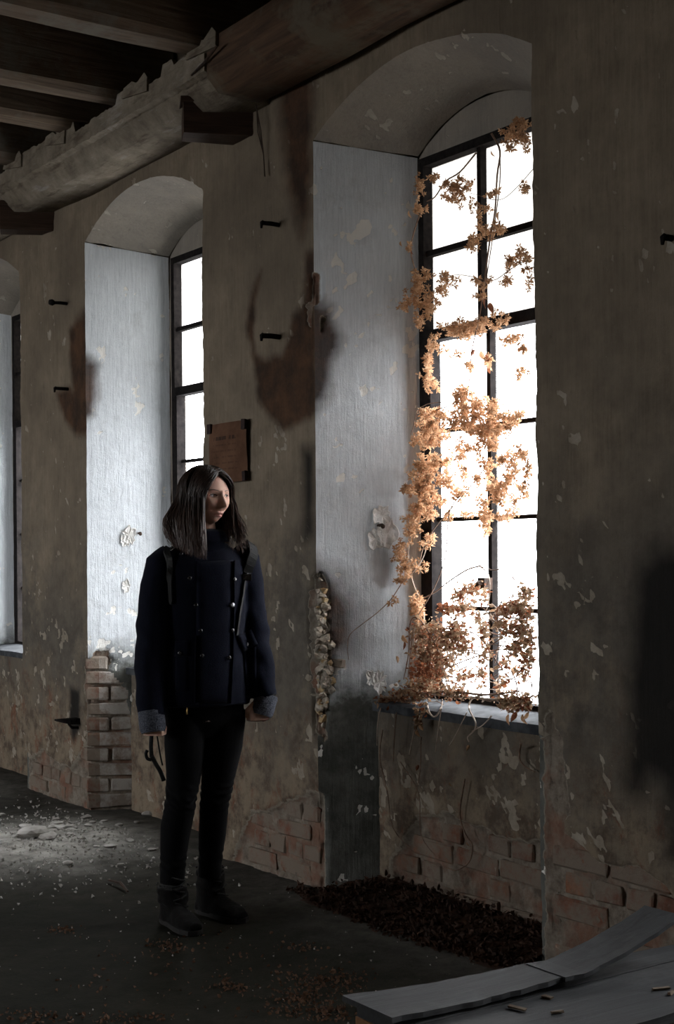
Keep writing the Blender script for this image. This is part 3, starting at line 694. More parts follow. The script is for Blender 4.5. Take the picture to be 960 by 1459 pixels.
peg(float(on_x(957, 340, W)[1]), float(on_x(957, 340, W)[2]), .03, .010, False, 'small black iron stub high on the dark pier at the right edge')
t = empty('iron_bracket', (W, 6.985, .462)); tag(t, 'dark iron bracket plate jutting low from the far left pier', 'bracket')
q = MB(); q.loft([[(.03, .02, -.012), (.03, .02, .02), (.03, -.045, .02), (.03, -.045, -.012)], [(-.05, .02, .0), (-.05, .02, .018), (-.05, -.04, .018), (-.05, -.04, -.010)], [(-.12, .01, .012), (-.12, .01, .020), (-.12, -.02, .020), (-.12, -.02, .010)]]); q.build('plate', M_IRON, t)
q = MB(); q.tube([(.03, -.01, -.035), (-.03, -.01, -.03), (-.05, -.01, -.008)], [.008, .008, .006]); q.build('stay', M_IRON, t)
# nails in the reveals, each in a chipped lime patch
def rev_pt(b, px, py):
    a = np.array((W, b['y1'], 0.)); c = np.array((W + b['d'], b['i1'], 0.)); u = (c - a) / np.linalg.norm(c - a); n = np.cross(u, (0, 0, 1)); return Vector(hit(px, py, a, n))
M_LIME = m_plain('white_lime_patch', (.50, .47, .43), (.78, .77, .74), 30, .9, .8, 0, .01)
for b, px, py, lab in ((B1, 541, 749, 'rusty nail stub in a flaked white patch beside the vine window'), (B2, 199, 760, 'small rusty nail in the bright reveal left of the woman')):
    p = rev_pt(b, px, py); t = empty('rusty_nail', p); tag(t, lab, 'nail')
    q = MB(); q.tube([(0, .03, 0), (-.01, -.03, .002), (-.018, -.045, -.004)], [.006, .007, .008], 7); q.build('shank', M_RUSTY, t, True)
    q = MB(); q.ball((-.019, -.047, -.004), .009, 8, 6); q.build('head', M_RUSTY, t, True)
def lime_patch(b, px, py, s, seed):
    p = rev_pt(b, px, py); r = random.Random(seed); u = Vector((b['d'], b['i1'] - b['y1'], 0)).normalized(); n = Vector((u.y, -u.x, 0)) if False else Vector((-abs(u.y), -abs(u.x), 0)).normalized()
    mb = MB(); k = 22; rin = []; rout = []; ro2 = []
    for i in range(k):
        a = 2 * math.pi * i / k; R = s * (r.uniform(.65, 1.15)); d = u * math.cos(a) * R * .8 + Vector((0, 0, math.sin(a) * R * 1.15))
        rout.append(d - n * .012); ro2.append(d * .9 + n * r.uniform(.004, .008)); rin.append(d * r.uniform(.5, .7) + n * r.uniform(-.001, .004))
    cen = [Vector((0, 0, 0)) for _ in range(k)]
    mb.loft([rout, ro2, rin, [c_ + n * .001 for c_ in cen]], False); o = mb.build('lime_patch', M_LIME, wall, False, loc=p + n * .002)
    return o
for a in ((B1, 545, 735, .05, 1), (B1, 552, 760, .055, 2), (B1, 536, 768, .045, 3), (B1, 541, 972, .045, 4), (B1, 530, 966, .035, 8), (B2, 184, 762, .05, 5), (B2, 178, 770, .035, 6), (B2, 180, 835, .035, 7)): lime_patch(*a)

# ------------------------------------------------------------------ low bench of loose boards in the foreground
M_BENCH = m_wood('grey_weathered_board', (.008, .008, .0085), (.024, .025, .026), 0, 8, .7, .35, (.034, .034, .034))
M_RAW = m_wood('raw_orange_wood', (.12, .055, .022), (.27, .13, .055), 0, 8, .8, .4)
bn = empty('board_bench', (2.2, 2.3, 0)); tag(bn, 'low rough wooden crate bench covered with loose grey boards, bottom right foreground', 'bench')
def board(x0, x1, y0f, y1f, zf, th, n, name, mat, seed):
    r = random.Random(seed); mb = MB(); rings = []
    for k in range(n + 1):
        x = x0 + (x1 - x0) * k / n; z = zf(x); j = r.uniform(-.003, .003)
        rings.append([(x - 2.2, y0f(x) + j - 2.3, z - th), (x - 2.2, y1f(x) - 2.3, z - th), (x - 2.2, y1f(x) - 2.3 + j, z), (x - 2.2, y0f(x) + j - 2.3, z)])
    mb.loft(rings); return mb.build(name, mat, bn)
lift = lambda x: .408 + .012 * math.sin(x * 4) * 0 + .075 * max(0, (x - 2.22) / .30) ** 1.4 * (x > 2.22)
board(1.715, 2.24, lambda x: 2.30 - .03 * (x - 1.7), lambda x: 2.48 - .14 * (x - 1.7), lambda x: .403 + .004 * math.sin(9 * x), .012, 20, 'top_board', M_BENCH, 1)
board(2.18, 2.545, lambda x: 2.275 - .02 * (x - 2.2), lambda x: 2.402 - .06 * (x - 2.2), lift, .010, 14, 'warped_board', M_BENCH, 2)
board(1.735, 3.02, lambda x: 2.035, lambda x: 2.29, lambda x: .378, .02, 24, 'lower_board', M_BENCH, 3)
board(1.74, 3.02, lambda x: 2.29, lambda x: 2.46 - .08 * (x - 1.7) , lambda x: .380, .02, 24, 'lower_board', M_BENCH, 5)
q = MB(); q.box((-.455, -.26, 0), (-.43, .17, .355)); q.build('end_panel', M_RAW, bn)
q = MB(); q.box((-.463, -.03, .20), (-.455, .12, .335), None, .004); q.build('pale_patch', m_plain('pale_worn_patch', (.30, .25, .17), (.42, .36, .26), 12), bn)
q = MB(); q.box((.78, -.26, 0), (.81, .14, .355)); q.build('end_panel', M_RAW, bn)
q = MB(); q.box((-.43, -.262, .0), (.78, -.240, .355)); q.build('side_panel', M_BEAM, bn)
q = MB(); q.box((-.43, .06, .0), (.78, .08, .355)); q.build('side_panel', M_BEAM, bn)
M_CHIP = m_plain('splinters', (.07, .045, .03), (.12, .09, .06), 20)
for k in range(11):
    x = random.uniform(1.9, 2.9); y = random.uniform(2.1, 2.27) ; q = MB(); L = random.uniform(.008, .03)
    q.box((-L, -.004, -.002), (L, .004, .003), Matrix.Rotation(random.uniform(0, 3), 4, 'Z'), .002)
    q.build('splinter', M_CHIP, bn, loc=(x - 2.2, y - 2.3, .382))

# ------------------------------------------------------------------ rubble and litter on the floor
M_CHUNK = m_plain('broken_plaster', (.24, .225, .20), (.50, .48, .45), 12, .92, .7, 0, .01)
def chunk_mesh(s, seed, flat=.35):
    r = random.Random(seed); bm = bmesh.new(); bmesh.ops.create_icosphere(bm, subdivisions=2, radius=1)
    sc = Vector((r.uniform(.7, 1.2), r.uniform(.5, 1), flat * r.uniform(.6, 1.2)))
    cuts = [(Vector([r.uniform(-1, 1) for _ in range(3)]).normalized(), r.uniform(.45, .8)) for _ in range(6)]
    for v in bm.verts:
        for n, d in cuts:
            e_ = v.co.dot(n) - d
            if e_ > 0: v.co -= n * e_
        v.co = Vector((v.co.x * sc.x, v.co.y * sc.y, v.co.z * sc.z)) * s
    me = bpy.data.meshes.new('plaster_chunk'); bm.to_mesh(me); bm.free(); me.materials.append(M_CHUNK); return me
CH_ = [chunk_mesh(.03, k) for k in range(6)]
def floor_z(x, y):
    P_ = np.array([[x, y, 0.]]); r_ = math.exp(-(((x - 2.6) / .48) ** 2 + ((y - 6.2) / .50) ** 2))
    return float(fbm(P_, 1.6, 4, 61)[0] * .006 + r_ * (.028 + fbm(P_, 9, 4, 64)[0] * .02))
def put_chunk(px, py, s, lab, group='plaster rubble on the floor', me=None, rz=None):
    p = on_z(px, py, .01); o = link('plaster_chunk', me or random.choice(CH_), None, loc=(p[0], p[1], floor_z(p[0], p[1]) + .006 * s), rot=(random.uniform(-.1, .1), random.uniform(-.1, .1), random.uniform(0, 6) if rz is None else rz), scale=(s, s, s))
    tag(o, lab, 'rubble', group); return o
put_chunk(45, 1195, 3.0, 'largest flat pale plaster slab in the rubble heap by the far wall')
put_chunk(70, 1199, 2.1, 'flat pale plaster piece right beside the largest slab of the heap')
put_chunk(157, 1209, 1.15, 'small pale plaster lump lying right of the rubble heap')
put_chunk(97, 1231, 1.0, 'pale plaster lump lying in front of the rubble heap, alone on the floor')
put_chunk(217, 1211, .8, 'small plaster lump just left of the woman\'s legs')
put_chunk(172, 1230, .5, 'tiny plaster crumb on the floor between heap and woman')
for k in range(44):
    a = random.uniform(0, 6.28); r_ = abs(random.gauss(0, 1)); px, py = 95 + math.cos(a) * r_ * 75, 1182 + math.sin(a) * r_ * 18
    if py < 1150 or py > 1222 or px > 205 or px < -20: continue
    put_chunk(px, py, random.uniform(.35, 1.25), 'grey plaster piece strewn in the rubble heap by the far wall')
put_chunk(212, 1160, 1.7, 'brown stone at the foot of the brick reveal behind the woman')
# crumbs: uncountable
mb = MB()
for k in range(2100):
    if k < 1500: x = random.gauss(2.6, .42); y = random.gauss(6.2, .5); s = random.uniform(.003, .012)
    else:
        x = random.uniform(.6, 3.1); y = random.uniform(2.5, 7.6); s = random.uniform(.002, .006)
    if x > 3.05: continue
    z = floor_z(x, y); M = Matrix.Translation((x, y, z + s * .4)) @ Euler((random.uniform(0, 3), random.uniform(0, 3), random.uniform(0, 3))).to_matrix().to_4x4()
    v = [M @ Vector(c) * 1.0 for c in ((s, 0, 0), (-s * .6, s * .8, 0), (-s * .6, -s * .8, 0), (0, 0, s * .9))]; mb.add(v, [(0, 1, 2), (0, 3, 1), (1, 3, 2), (2, 3, 0)])
tag(mb.build('plaster_crumbs', M_CHUNK), 'fine pale plaster crumbs scattered over the dark floor', 'crumbs', None, 'stuff')

def make_leaf_mat(name, c1, c2, c3, trans=.45):
    m = NT(name, .75, .2); g = m.geo(); n = m.noise(38, g.outputs['Position'], 3, .6); n2 = m.noise(19, g.outputs['Position'], 2, .6)
    c = m.ramp(n, [(.3, c1), (.55, c2), (.75, c3)]); c = m.mix(m.ramp(n2, [(.42, 0), (.62, .8)]), c, c1); m.color(c)
    t = m.N.new('ShaderNodeBsdfTranslucent'); m.L.new(c, t.inputs[0]); mx = m.N.new('ShaderNodeMixShader'); mx.inputs[0].default_value = trans
    m.L.new(m.b.outputs[0], mx.inputs[1]); m.L.new(t.outputs[0], mx.inputs[2]); m.L.new(mx.outputs[0], m.out.inputs[0]); return m.m
M_HOP = make_leaf_mat('dry_hop_bracts', (.38, .21, .11), (.66, .43, .26), (.86, .66, .46), .50)
M_PALE = make_leaf_mat('pale_dry_leaves', (.20, .115, .065), (.46, .32, .20), (.72, .58, .43), .25)
M_RUSTLEAF = make_leaf_mat('rust_brown_leaves', (.12, .045, .025), (.30, .11, .05), (.50, .20, .08), .35)
M_LITTER = make_leaf_mat('leaf_litter', (.022, .012, .008), (.060, .028, .016), (.14, .070, .040), .1)
M_STEM = m_plain('dry_vine_stem', (.10, .060, .040), (.26, .17, .12), 30, .8, .3)
M_STEMP = m_plain('pale_vine_stem', (.30, .22, .17), (.52, .43, .35), 30, .7, .3)
def leaf_strip(mb, M, L, w, curl, fold=.3):
    """a curled dry leaf: five cross sections with a folded midrib"""
    V = []
    for k in range(5):
        t = k / 4; ww = w * math.sin(math.pi * (.12 + .86 * t)) ; y = L * t; z = -curl * L * t * t
        V += [M @ Vector((-ww, y, z + fold * ww)), M @ Vector((0, y, z)), M @ Vector((ww, y, z + fold * ww))]
    mb.add(V, [(3*k+a, 3*k+a+1, 3*k+a+4, 3*k+a+3) for k in range(4) for a in (0, 1)])
def rnd_rot(): return Euler((random.uniform(0, 6.3), random.uniform(0, 6.3), random.uniform(0, 6.3))).to_matrix().to_4x4()
# leaf pile in the niche under the vine window
mb = MB()
for k in range(5200):
    y = random.uniform(3.25, 4.75); t = random.random() ** 1.3; xm = W + SILL_D - .01; wid = .36 - .10 * abs(y - 4.0); x = xm - t * wid + random.uniform(-.02, .02)
    if y > 4.62 and x > W - .03: continue
    if y > 4.66 - (x - W) * .7 - .03 and x > W: continue
    if (y < 3.40 + max(0, (x - W)) * .7) and x > W - .02: continue
    h = .075 * (1 - t) ** 1.2 + .004; z = random.uniform(.0, h) + .006; s = random.uniform(.006, .016)
    leaf_strip(mb, Matrix.Translation((x, y, z)) @ rnd_rot(), s * 1.6, s * .5, random.uniform(-.5, .8), .5)
q = MB(); V = []
ncol = 40
for i in range(ncol + 1):
    y = 3.42 + (4.6 - 3.42) * i / ncol
    for j in range(7): t = j / 6; V.append((W + SILL_D + .02 - t * .36, y, .062 * (1 - t) ** 1.2 + random.uniform(-.004, .004)))
mb.add(V, [(i*7+j, i*7+j+1, (i+1)*7+j+1, (i+1)*7+j) for i in range(ncol) for j in range(6)])
tag(mb.build('leaf_litter', M_LITTER), 'heap of dark brown fallen leaves in the niche under the vine window', 'leaf litter', None, 'stuff')
mb = MB()
for (px, py, rx, ry, n) in ((460, 1400, 60, 18, 260), (430, 1425, 40, 10, 130), (470, 1445, 30, 10, 120), (240, 1350, 22, 8, 60), (90, 1328, 20, 5, 40), (330, 1408, 25, 6, 60), (30, 1450, 60, 9, 90), (180, 1452, 60, 6, 60), (430, 1352, 25, 6, 40), (300, 1370, 90, 40, 60), (420, 1440, 60, 12, 80), (200, 1400, 160, 50, 70)):
    for k in range(n):
        p = on_z(px + random.gauss(0, .6) * rx, py + random.gauss(0, .6) * ry, 0); s = random.uniform(.004, .010)
        if p[0] > 3.0 or p[1] < 2.2: continue
        leaf_strip(mb, Matrix.Translation((p[0], p[1], floor_z(p[0], p[1]) + .005)) @ rnd_rot(), s * 1.5, s * .6, random.uniform(-.5, .8), .5)
M_DROP = make_leaf_mat('dropped_hop_bracts', (.07, .038, .022), (.16, .085, .05), (.34, .20, .13), .2)
tag(mb.build('fallen_hops', M_DROP), 'dry hop bracts dropped in small drifts across the floor', 'leaf litter', None, 'stuff')
q = MB(); p0 = on_z(155, 1254, .012); p1 = on_z(182, 1270, .012); q.tube([p0, (Vector(p0) + Vector(p1)) / 2 + Vector((.01, 0, .01)), p1], [.004, .007, .004]); tag(q.build('twig', M_RUSTY), 'short dark twig lying on the floor left of the woman', 'twig')

# ------------------------------------------------------------------ the dried hop vine in the window
vine = empty('dried_hop_vine', (W + .27, 4.0, SILL_Z + .02)); tag(vine, 'dried orange-brown hop vine hanging over the large window and its sill', 'vine'); VO = Vector(vine.location)
def vpt(px, py, dj=0.0):
    """a point of the vine: in front of the sash, but never inside the reveal or the parapet"""
    x = W + .27 + dj; x = min(x, W + .35 * (px - 447) / 150 - .035)
    if py > 985: x = min(x, W + SILL_D + .03) if py < 1010 else W + SILL_D - .045
    if py > 1060: x = W + SILL_D - .02
    return Vector(on_x(px, py, x)) - VO
def hop_mesh(name, r, n, seed, mat):
    rr = random.Random(seed); mb = MB()
    for k in range(n):
        d = Vector([rr.gauss(0, 1) for _ in range(3)]).normalized(); s = d.orthogonal().normalized(); s = Matrix.Rotation(rr.uniform(0, 6.3), 3, d) @ s; L = r * rr.uniform(.75, 1.25); w_ = r * rr.uniform(.15, .25)
        u = d.cross(s) * r * .12; c = d * r * .1
        mb.add([c, d * L * .55 + s * w_ + u, d * L, d * L * .55 - s * w_ + u], [(0, 1, 2), (0, 2, 3)])
    return mb
HM = []
for k in range(8): me = hop_mesh('hop_cone', .0185, 17, k, M_HOP).mesh('hop_cone', M_HOP); HM.append(me)
UPPER = [(598,262,5,12,10),(655,266,14,12,20),(645,278,9,12,12),(618,254,7,5,6),(633,262,6,5,5),(741,182,10,10,18),(728,200,9,9,12),(748,200,6,8,8),(747,268,6,5,6),(701,275,6,4,5),(694,300,3,5,3),(673,296,3,6,3),(682,312,3,14,6),(713,330,5,4,3),(698,332,8,6,8),(706,326,6,6,6),(672,347,6,7,7),(679,336,5,5,4),(597,297,5,8,8),(584,352,3,3,2),(597,402,10,14,20),(634,400,12,8,14),(628,412,8,6,7),(590,432,11,13,16),(617,430,10,8,12),(610,445,8,6,6),(574,438,6,5,5),(598,460,4,9,8),(681,402,5,9,6),(688,420,3,10,4),(697,400,4,5,3),(734,372,10,9,12),(722,402,7,6,6),(741,360,4,6,5),(752,372,3,9,5),(753,402,2,6,3),(646,468,16,9,26),(680,465,12,10,20),(662,478,10,6,8),(713,452,6,7,7),(706,468,4,3,3),(617,492,8,9,12),(609,512,5,10,10),(612,535,6,9,10),(610,550,5,6,6),(722,484,8,4,7),(738,480,8,3,6),(745,497,4,6,4),(695,512,4,8,6),(668,521,5,5,5),(650,504,3,3,2),(637,500,3,3,2),(657,503,3,3,2),(743,530,6,5,5),(741,540,3,4,2),
 (612,590,14,9,20),(660,572,14,14,30),(652,558,8,6,10),(680,580,16,12,30),(702,592,16,12,28),(722,600,12,9,18),(736,594,8,5,8),(640,596,16,10,22),(668,600,18,10,26),(692,614,18,10,26),(715,615,12,8,14),(604,606,9,8,12),(618,612,12,8,14),(672,614,12,6,12),(700,632,10,9,14),(605,630,7,8,10),(591,626,6,7,8),(612,632,9,7,10),(630,622,10,6,9),(676,636,12,7,12),(652,640,9,7,10),(655,650,6,5,5),(618,655,14,9,20),(600,662,9,7,12),(608,672,14,9,24),(634,660,7,7,9),(660,665,5,6,4),(690,662,7,8,7),(716,655,9,8,10),(735,645,7,7,8),(745,650,5,7,6),(752,668,3,10,6),(728,668,8,10,12),(724,685,7,9,9),(610,688,12,8,20),(596,690,9,8,14),(580,698,6,7,9),(632,682,8,9,12),(640,690,7,8,8),(662,682,4,8,5),(694,672,6,10,8),(682,682,6,6,7),(705,700,13,9,20),(717,695,7,7,9),(745,698,6,8,10),(660,700,11,5,8),(650,705,6,6,6),(603,708,8,7,12),(618,712,12,8,16),(598,722,9,8,14),(612,732,10,7,12),(665,705,4,4,3),(690,720,9,8,10),(712,712,8,6,8),(733,712,5,8,5),(637,735,8,4,7),(664,734,8,4,6),(690,740,8,8,14),(712,736,8,5,8),(729,733,8,6,7),(693,752,6,6,6),(590,742,9,8,16),(587,755,8,6,10),(573,775,5,8,6),(568,790,8,8,12),(575,802,8,7,10),(580,815,8,8,12),(573,826,6,6,6),(587,768,3,6,3),(600,772,3,3,2),(612,765,6,4,5),(608,776,4,3,3),(598,806,6,6,6),(595,858,8,7,12),(597,870,6,6,8),(596,880,4,6,6),(560,857,3,4,2)]
MID = [(634,866,8,6,14),(655,848,10,10,20),(668,838,8,8,12),(665,862,10,8,14),(680,842,8,6,8),(690,848,4,12,8),(745,842,8,8,10),(752,850,8,8,10)]
pts = [(px + random.gauss(0, .70) * rx, py + random.gauss(0, .70) * ry) for px, py, rx, ry, n in UPPER for _ in range(int(n * 1.65))]
random.shuffle(pts); rest = MB(); cnt = 0
for px, py in pts:
    p = vpt(px, py, random.uniform(-.05, .035))
    if cnt < 290:
        s = random.uniform(.7, 1.15); link('hop_cone', random.choice(HM), vine, loc=p, rot=(random.uniform(0, 6), random.uniform(0, 6), random.uniform(0, 6)), scale=(s, s, s)); cnt += 1
    else:
        h = hop_mesh('h', .0180 * random.uniform(.6, 1.15), 15, random.randint(0, 10**6), None); rest.add([Vector(v) + p for v in h.v], h.f)
print('hops', len(pts))
tag(rest.build('hop_cones', M_HOP, vine), kind='stuff')
LOWER = [(600,905,13,14,50),(622,900,16,12,50),(640,915,16,14,55),(610,930,18,14,60),(630,945,16,16,60),(605,955,18,12,50),(650,900,10,14,36),(660,915,8,14,30),(612,975,18,12,60),(590,985,16,12,40),(570,995,18,9,36),(548,998,10,7,16),(735,865,14,8,40),(748,875,10,12,30),(720,870,12,8,26),(740,895,14,12,40),(752,910,8,12,26),(715,890,8,8,14),(735,925,10,12,22),(752,935,7,12,20),(720,945,6,12,12),(745,960,6,10,12),(715,975,8,8,12),(732,1000,14,10,40),(750,1000,8,9,20),(718,1000,8,10,20),(690,900,6,14,18),(692,930,6,14,16),(686,960,8,12,16),(660,962,8,8,12),(682,880,6,8,12),(640,985,10,10,20),(656,988,12,7,16),(600,1010,8,8,16),(595,1025,5,10,10),(655,870,8,8,14),(640,870,8,6,10)] + MID
mbp = MB(); mbr = MB()
for px, py, rx, ry, n in LOWER:
    for _ in range(int(n * 4.6)):
        x, y = px + random.gauss(0, .62) * rx, py + random.gauss(0, .62) * ry; p = vpt(x, y, random.uniform(-.07, .035)); s = random.uniform(.0055, .0120)
        leaf_strip(mbr if random.random() < .30 or (px, py) in ((634, 866), (605, 955)) else mbp, Matrix.Translation(p) @ rnd_rot(), s * 1.7, s * .6, random.uniform(-.3, 1.0), .5)
tag(mbp.build('withered_leaves', M_PALE, vine), kind='stuff'); tag(mbr.build('russet_leaves', M_RUSTLEAF, vine), kind='stuff')
def leafmesh(k):
    mb = MB(); leaf_strip(mb, Matrix.Identity(4), .030, .006 + .001 * k, .35, .8); return mb.mesh('leaf', M_HOP if k % 2 else M_RUSTLEAF)
LM = [leafmesh(k) for k in range(4)]
big = [(711,302,1.1),(713,314,1.0),(571,344,.9),(586,356,.7),(583,300,1),(692,425,1.2),(697,432,1.3),(688,420,1),(692,505,1.2),(697,515,1.2),(685,500,1.2),(676,498,1),(694,522,1),(574,905,1.2),(576,915,1.0),(728,205,1),(700,215,.8),(565,935,.9),(722,940,1.2),(735,950,1.2),(700,960,1),(744,920,1),(755,955,1),(690,940,.8),(672,915,1),(675,925,.9),(735,1015,1.2),(745,1018,1.2),(725,1018,1.2),(752,1015,1),(597,1030,1.2),(594,1040,1),(712,985,1),(640,870,1),(630,860,1),(752,850,1),(735,690,.8),(728,790,.5),(640,505,.7),(668,1062,.7),(596,1090,.8),(640,1115,.6),(665,1200,.6)]
for px, py, s in big: link('leaf', random.choice(LM), vine, loc=vpt(px, py, -.02), rot=(math.pi * 1.5 + random.uniform(-.5, .5), random.uniform(-.6, .6), random.uniform(-1.2, 1.2)), scale=(s, s, s))
def smooth_path(pp, k=5):
    P_ = [np.array(p) for p in pp]; P_ = [2 * P_[0] - P_[1]] + P_ + [2 * P_[-1] - P_[-2]]; out = []
    for i in range(1, len(P_) - 2):
        for j in range(k):
            t = j / k; a, b, c, d = P_[i-1:i+3]; out.append(tuple(.5 * (2*b + (c-a)*t + (2*a-5*b+4*c-d)*t*t + (3*b-a-3*c+d)*t**3)))
    out.append(tuple(P_[-2])); return out
STEMS = [([(700,190),(712,215),(708,250),(705,300),(698,340),(690,400),(683,450),(672,500),(668,550)],.0026,0),([(678,218),(655,245),(635,258),(620,280),(608,287)],.0024,0),([(600,300),(590,330),(585,355),(590,380),(598,400)],.0024,0),
 ([(712,215),(712,260),(703,330),(697,370),(688,430)],.0016,0),([(760,240),(735,268),(710,285),(670,275)],.0009,0),([(757,365),(725,385),(700,400),(660,392),(625,394)],.0012,0),([(668,550),(645,575),(620,585),(600,600)],.002,0),([(640,572),(600,580),(585,620)],.0014,0),
 ([(690,668),(660,705),(625,745),(605,775),(598,800)],.0018,0),([(660,700),(640,730),(635,790),(622,830),(606,860),(592,885),(586,920),(581,965)],.0018,0),([(571,833),(556,855),(536,874),(515,890),(498,905),(495,925),(497,940)],.0014,0),
 ([(583,765),(582,800),(590,835),(602,862),(604,890),(598,920)],.0022,1),([(612,765),(600,800),(575,830)],.0018,1),([(685,806),(665,812),(640,828),(622,842),(604,852)],.0024,0),([(684,807),(700,812),(720,812),(735,830)],.0015,0),([(684,807),(696,820),(697,850),(690,880)],.002,1),
 ([(640,990),(625,930),(600,885),(585,885),(582,930),(575,968)],.002,0),([(560,1000),(545,1003),(538,1030),(537,1062)],.0016,1),([(568,990),(563,1030),(560,1085)],.0018,0),([(608,1000),(592,1035),(583,1075)],.0018,1),([(630,1000),(624,1040),(620,1072)],.0018,1),
 ([(690,990),(672,996),(668,1010),(677,1028),(676,1040),(666,1050),(668,1057)],.0026,1),([(608,1003),(612,1016),(620,1021),(628,1008),(630,996)],.0026,1),([(700,1020),(688,1033),(672,1042)],.002,1),([(665,1015),(650,1045),(640,1062)],.0016,1),
 ([(662,1110),(655,1160),(664,1190),(673,1205),(668,1228),(650,1240),(636,1236)],.0022,0),([(742,1060),(740,1080),(748,1092),(762,1100)],.0024,0),([(545,1040),(541,1080),(552,1130),(560,1180),(590,1215)],.0016,0),([(600,1050),(598,1100),(590,1140)],.0012,0),([(570,1085),(596,1130),(600,1190),(625,1225)],.0014,0),
 ([(640,960),(655,925),(662,905)],.0022,0),([(600,990),(640,985),(690,990),(740,985)],.004,0),([(590,985),(640,992),(700,996),(757,1000)],.003,1),([(640,950),(680,935),(720,925),(757,940)],.002,0),([(640,900),(680,905),(720,960),(757,985)],.0018,0),([(700,880),(720,860),(757,850)],.0022,1),([(705,890),(730,870),(757,862)],.0022,1),([(700,860),(725,880),(757,878)],.002,1),([(560,1000),(600,996),(650,980)],.003,0)]
for k in range(90):
    x, y = random.choice([(690, 930), (730, 910), (630, 930), (720, 880), (660, 960), (735, 960)]); x += random.uniform(-35, 30); y += random.uniform(-40, 45); a = random.uniform(0, 6.3); L = random.uniform(20, 60); c = random.uniform(-1.2, 1.2)
    P_ = [(x, y)]
    for j in range(4): a += c * .5; x += math.cos(a) * L / 4; y += math.sin(a) * L / 4; P_.append((min(758, max(590, x)), min(1000, y)))
    STEMS.append((P_, random.uniform(.0011, .0020), random.random() < .5))
for P_, r_, pale in STEMS:
    sp = smooth_path(P_, 4); dj = random.uniform(-.04, .02); q = MB(); q.tube([vpt(a, b, dj + .012 * math.sin(k * .7)) for k, (a, b) in enumerate(sp)], [max(.0013, r_ * 1.35) * (1.1 - .4 * k / len(sp)) for k in range(len(sp))], 5)
    q.build('stem', M_STEMP if pale else M_STEM, vine)
# ------------------------------------------------------------------ the woman
PC = on_z(275, 1318, 0); woman = empty('person', (PC[0], PC[1], 0.004), -TH)
tag(woman, 'young woman in dark double-breasted coat and black trousers standing, looking towards the vine window', 'person')
SPX = FPX / float(PC @ FW)
def J(px, py, y=0.0):
    """local point of the figure: x right, y away from the viewer, z up"""
    k = 1 + y / float(PC @ FW); ex = (px + math.sin(ROLL) * (1320 - py) - 275) / SPX * k; hz_ = (PPY - py) / SPX
    return Vector((ex, y, CH + (hz_ + 0.0) * k - math.sin(ROLL) * 0))
def fuse(mb, name, mat, parent, voxel, smooth=3, disp=None, keep=True):
    me = mb.mesh(name + '_raw', None); o = bpy.data.objects.new('tmp', me); COL.objects.link(o)
    r = o.modifiers.new('r', 'REMESH'); r.mode = 'VOXEL'; r.voxel_size = voxel; r.use_smooth_shade = True
    if smooth: s = o.modifiers.new('s', 'SMOOTH'); s.iterations = smooth; s.factor = .5
    dg = bpy.context.evaluated_depsgraph_get(); dg.update(); out = bpy.data.meshes.new_from_object(o.evaluated_get(dg)); bpy.data.objects.remove(o); bpy.data.meshes.remove(me)
    n = len(out.vertices); co = np.empty(n * 3); out.vertices.foreach_get('co', co); co = co.reshape(-1, 3)
    if disp is not None:
        nr = np.empty(n * 3); out.vertices.foreach_get('normal', nr); nr = nr.reshape(-1, 3); co = co + disp(co, nr); out.vertices.foreach_set('co', co.ravel()); out.update()
    out.name = name; out.materials.clear(); out.materials.append(mat); out.polygons.foreach_set('use_smooth', [True] * len(out.polygons))
    return link(name, out, parent), co
def ell_ring(c, hx, hy, yaw, n=28, sq=2.3):
    out = []
    for k in range(n):
        a = 2 * math.pi * k / n; ca, sa = math.cos(a), math.sin(a); u = math.copysign(abs(ca) ** (2 / sq), ca) * hx; v = math.copysign(abs(sa) ** (2 / sq), sa) * hy
        out.append(Vector((c[0] + u * math.cos(yaw) - v * math.sin(yaw), c[1] + u * math.sin(yaw) + v * math.cos(yaw), c[2])))
    return out
YAW = math.radians(20)
# --- materials
def make_skin():
    m = NT('skin', .55, .35); P = m.pos(); n = m.noise(24, P, 5, .6); c = m.mix(m.ramp(n, [(.35, 0), (.7, 1)]), (.60, .36, .27), (.66, .42, .33)); m.color(c)
    m.b.inputs['Subsurface Weight'].default_value = .12; m.b.inputs['Subsurface Radius'].default_value = (.012, .005, .003); m.bump(m.noise(220, P, 3, .5), .12, .001); return m.m
M_SKIN = make_skin(); M_LIP = m_plain('lips', (.44, .20, .165), (.50, .25, .20), 60, .45, .1, 0, .001, .4)
M_WHITE = m_plain('eye_white', (.62, .58, .55), (.68, .65, .62), 10, .25, 0); M_IRIS = m_plain('brown_iris', (.045, .025, .015), (.02, .012, .008), 60, .15, 0, 0, .001, .6)
M_HAIR = NT('dark_brown_hair', .38, .5)
_g = M_HAIR.noise(18, M_HAIR.pos((6, 6, .6)), 6, .7); _z = M_HAIR.N.new('ShaderNodeSeparateXYZ'); M_HAIR.L.new(M_HAIR.pos(), _z.inputs[0])
_c = M_HAIR.ramp(_g, [(.35, (.012, .007, .005)), (.7, (.045, .024, .016))]); _e = M_HAIR.ramp(_z.outputs[2], [(1.36 / 2, 1), (1.52 / 2, 0)])
_h = M_HAIR.math('MULTIPLY', _z.outputs[2], .5); _e = M_HAIR.ramp(_h, [(.68, .75), (.77, 0)])
M_HAIR.color(M_HAIR.mix(_e, _c, (.095, .048, .032))); M_HAIR = M_HAIR.m
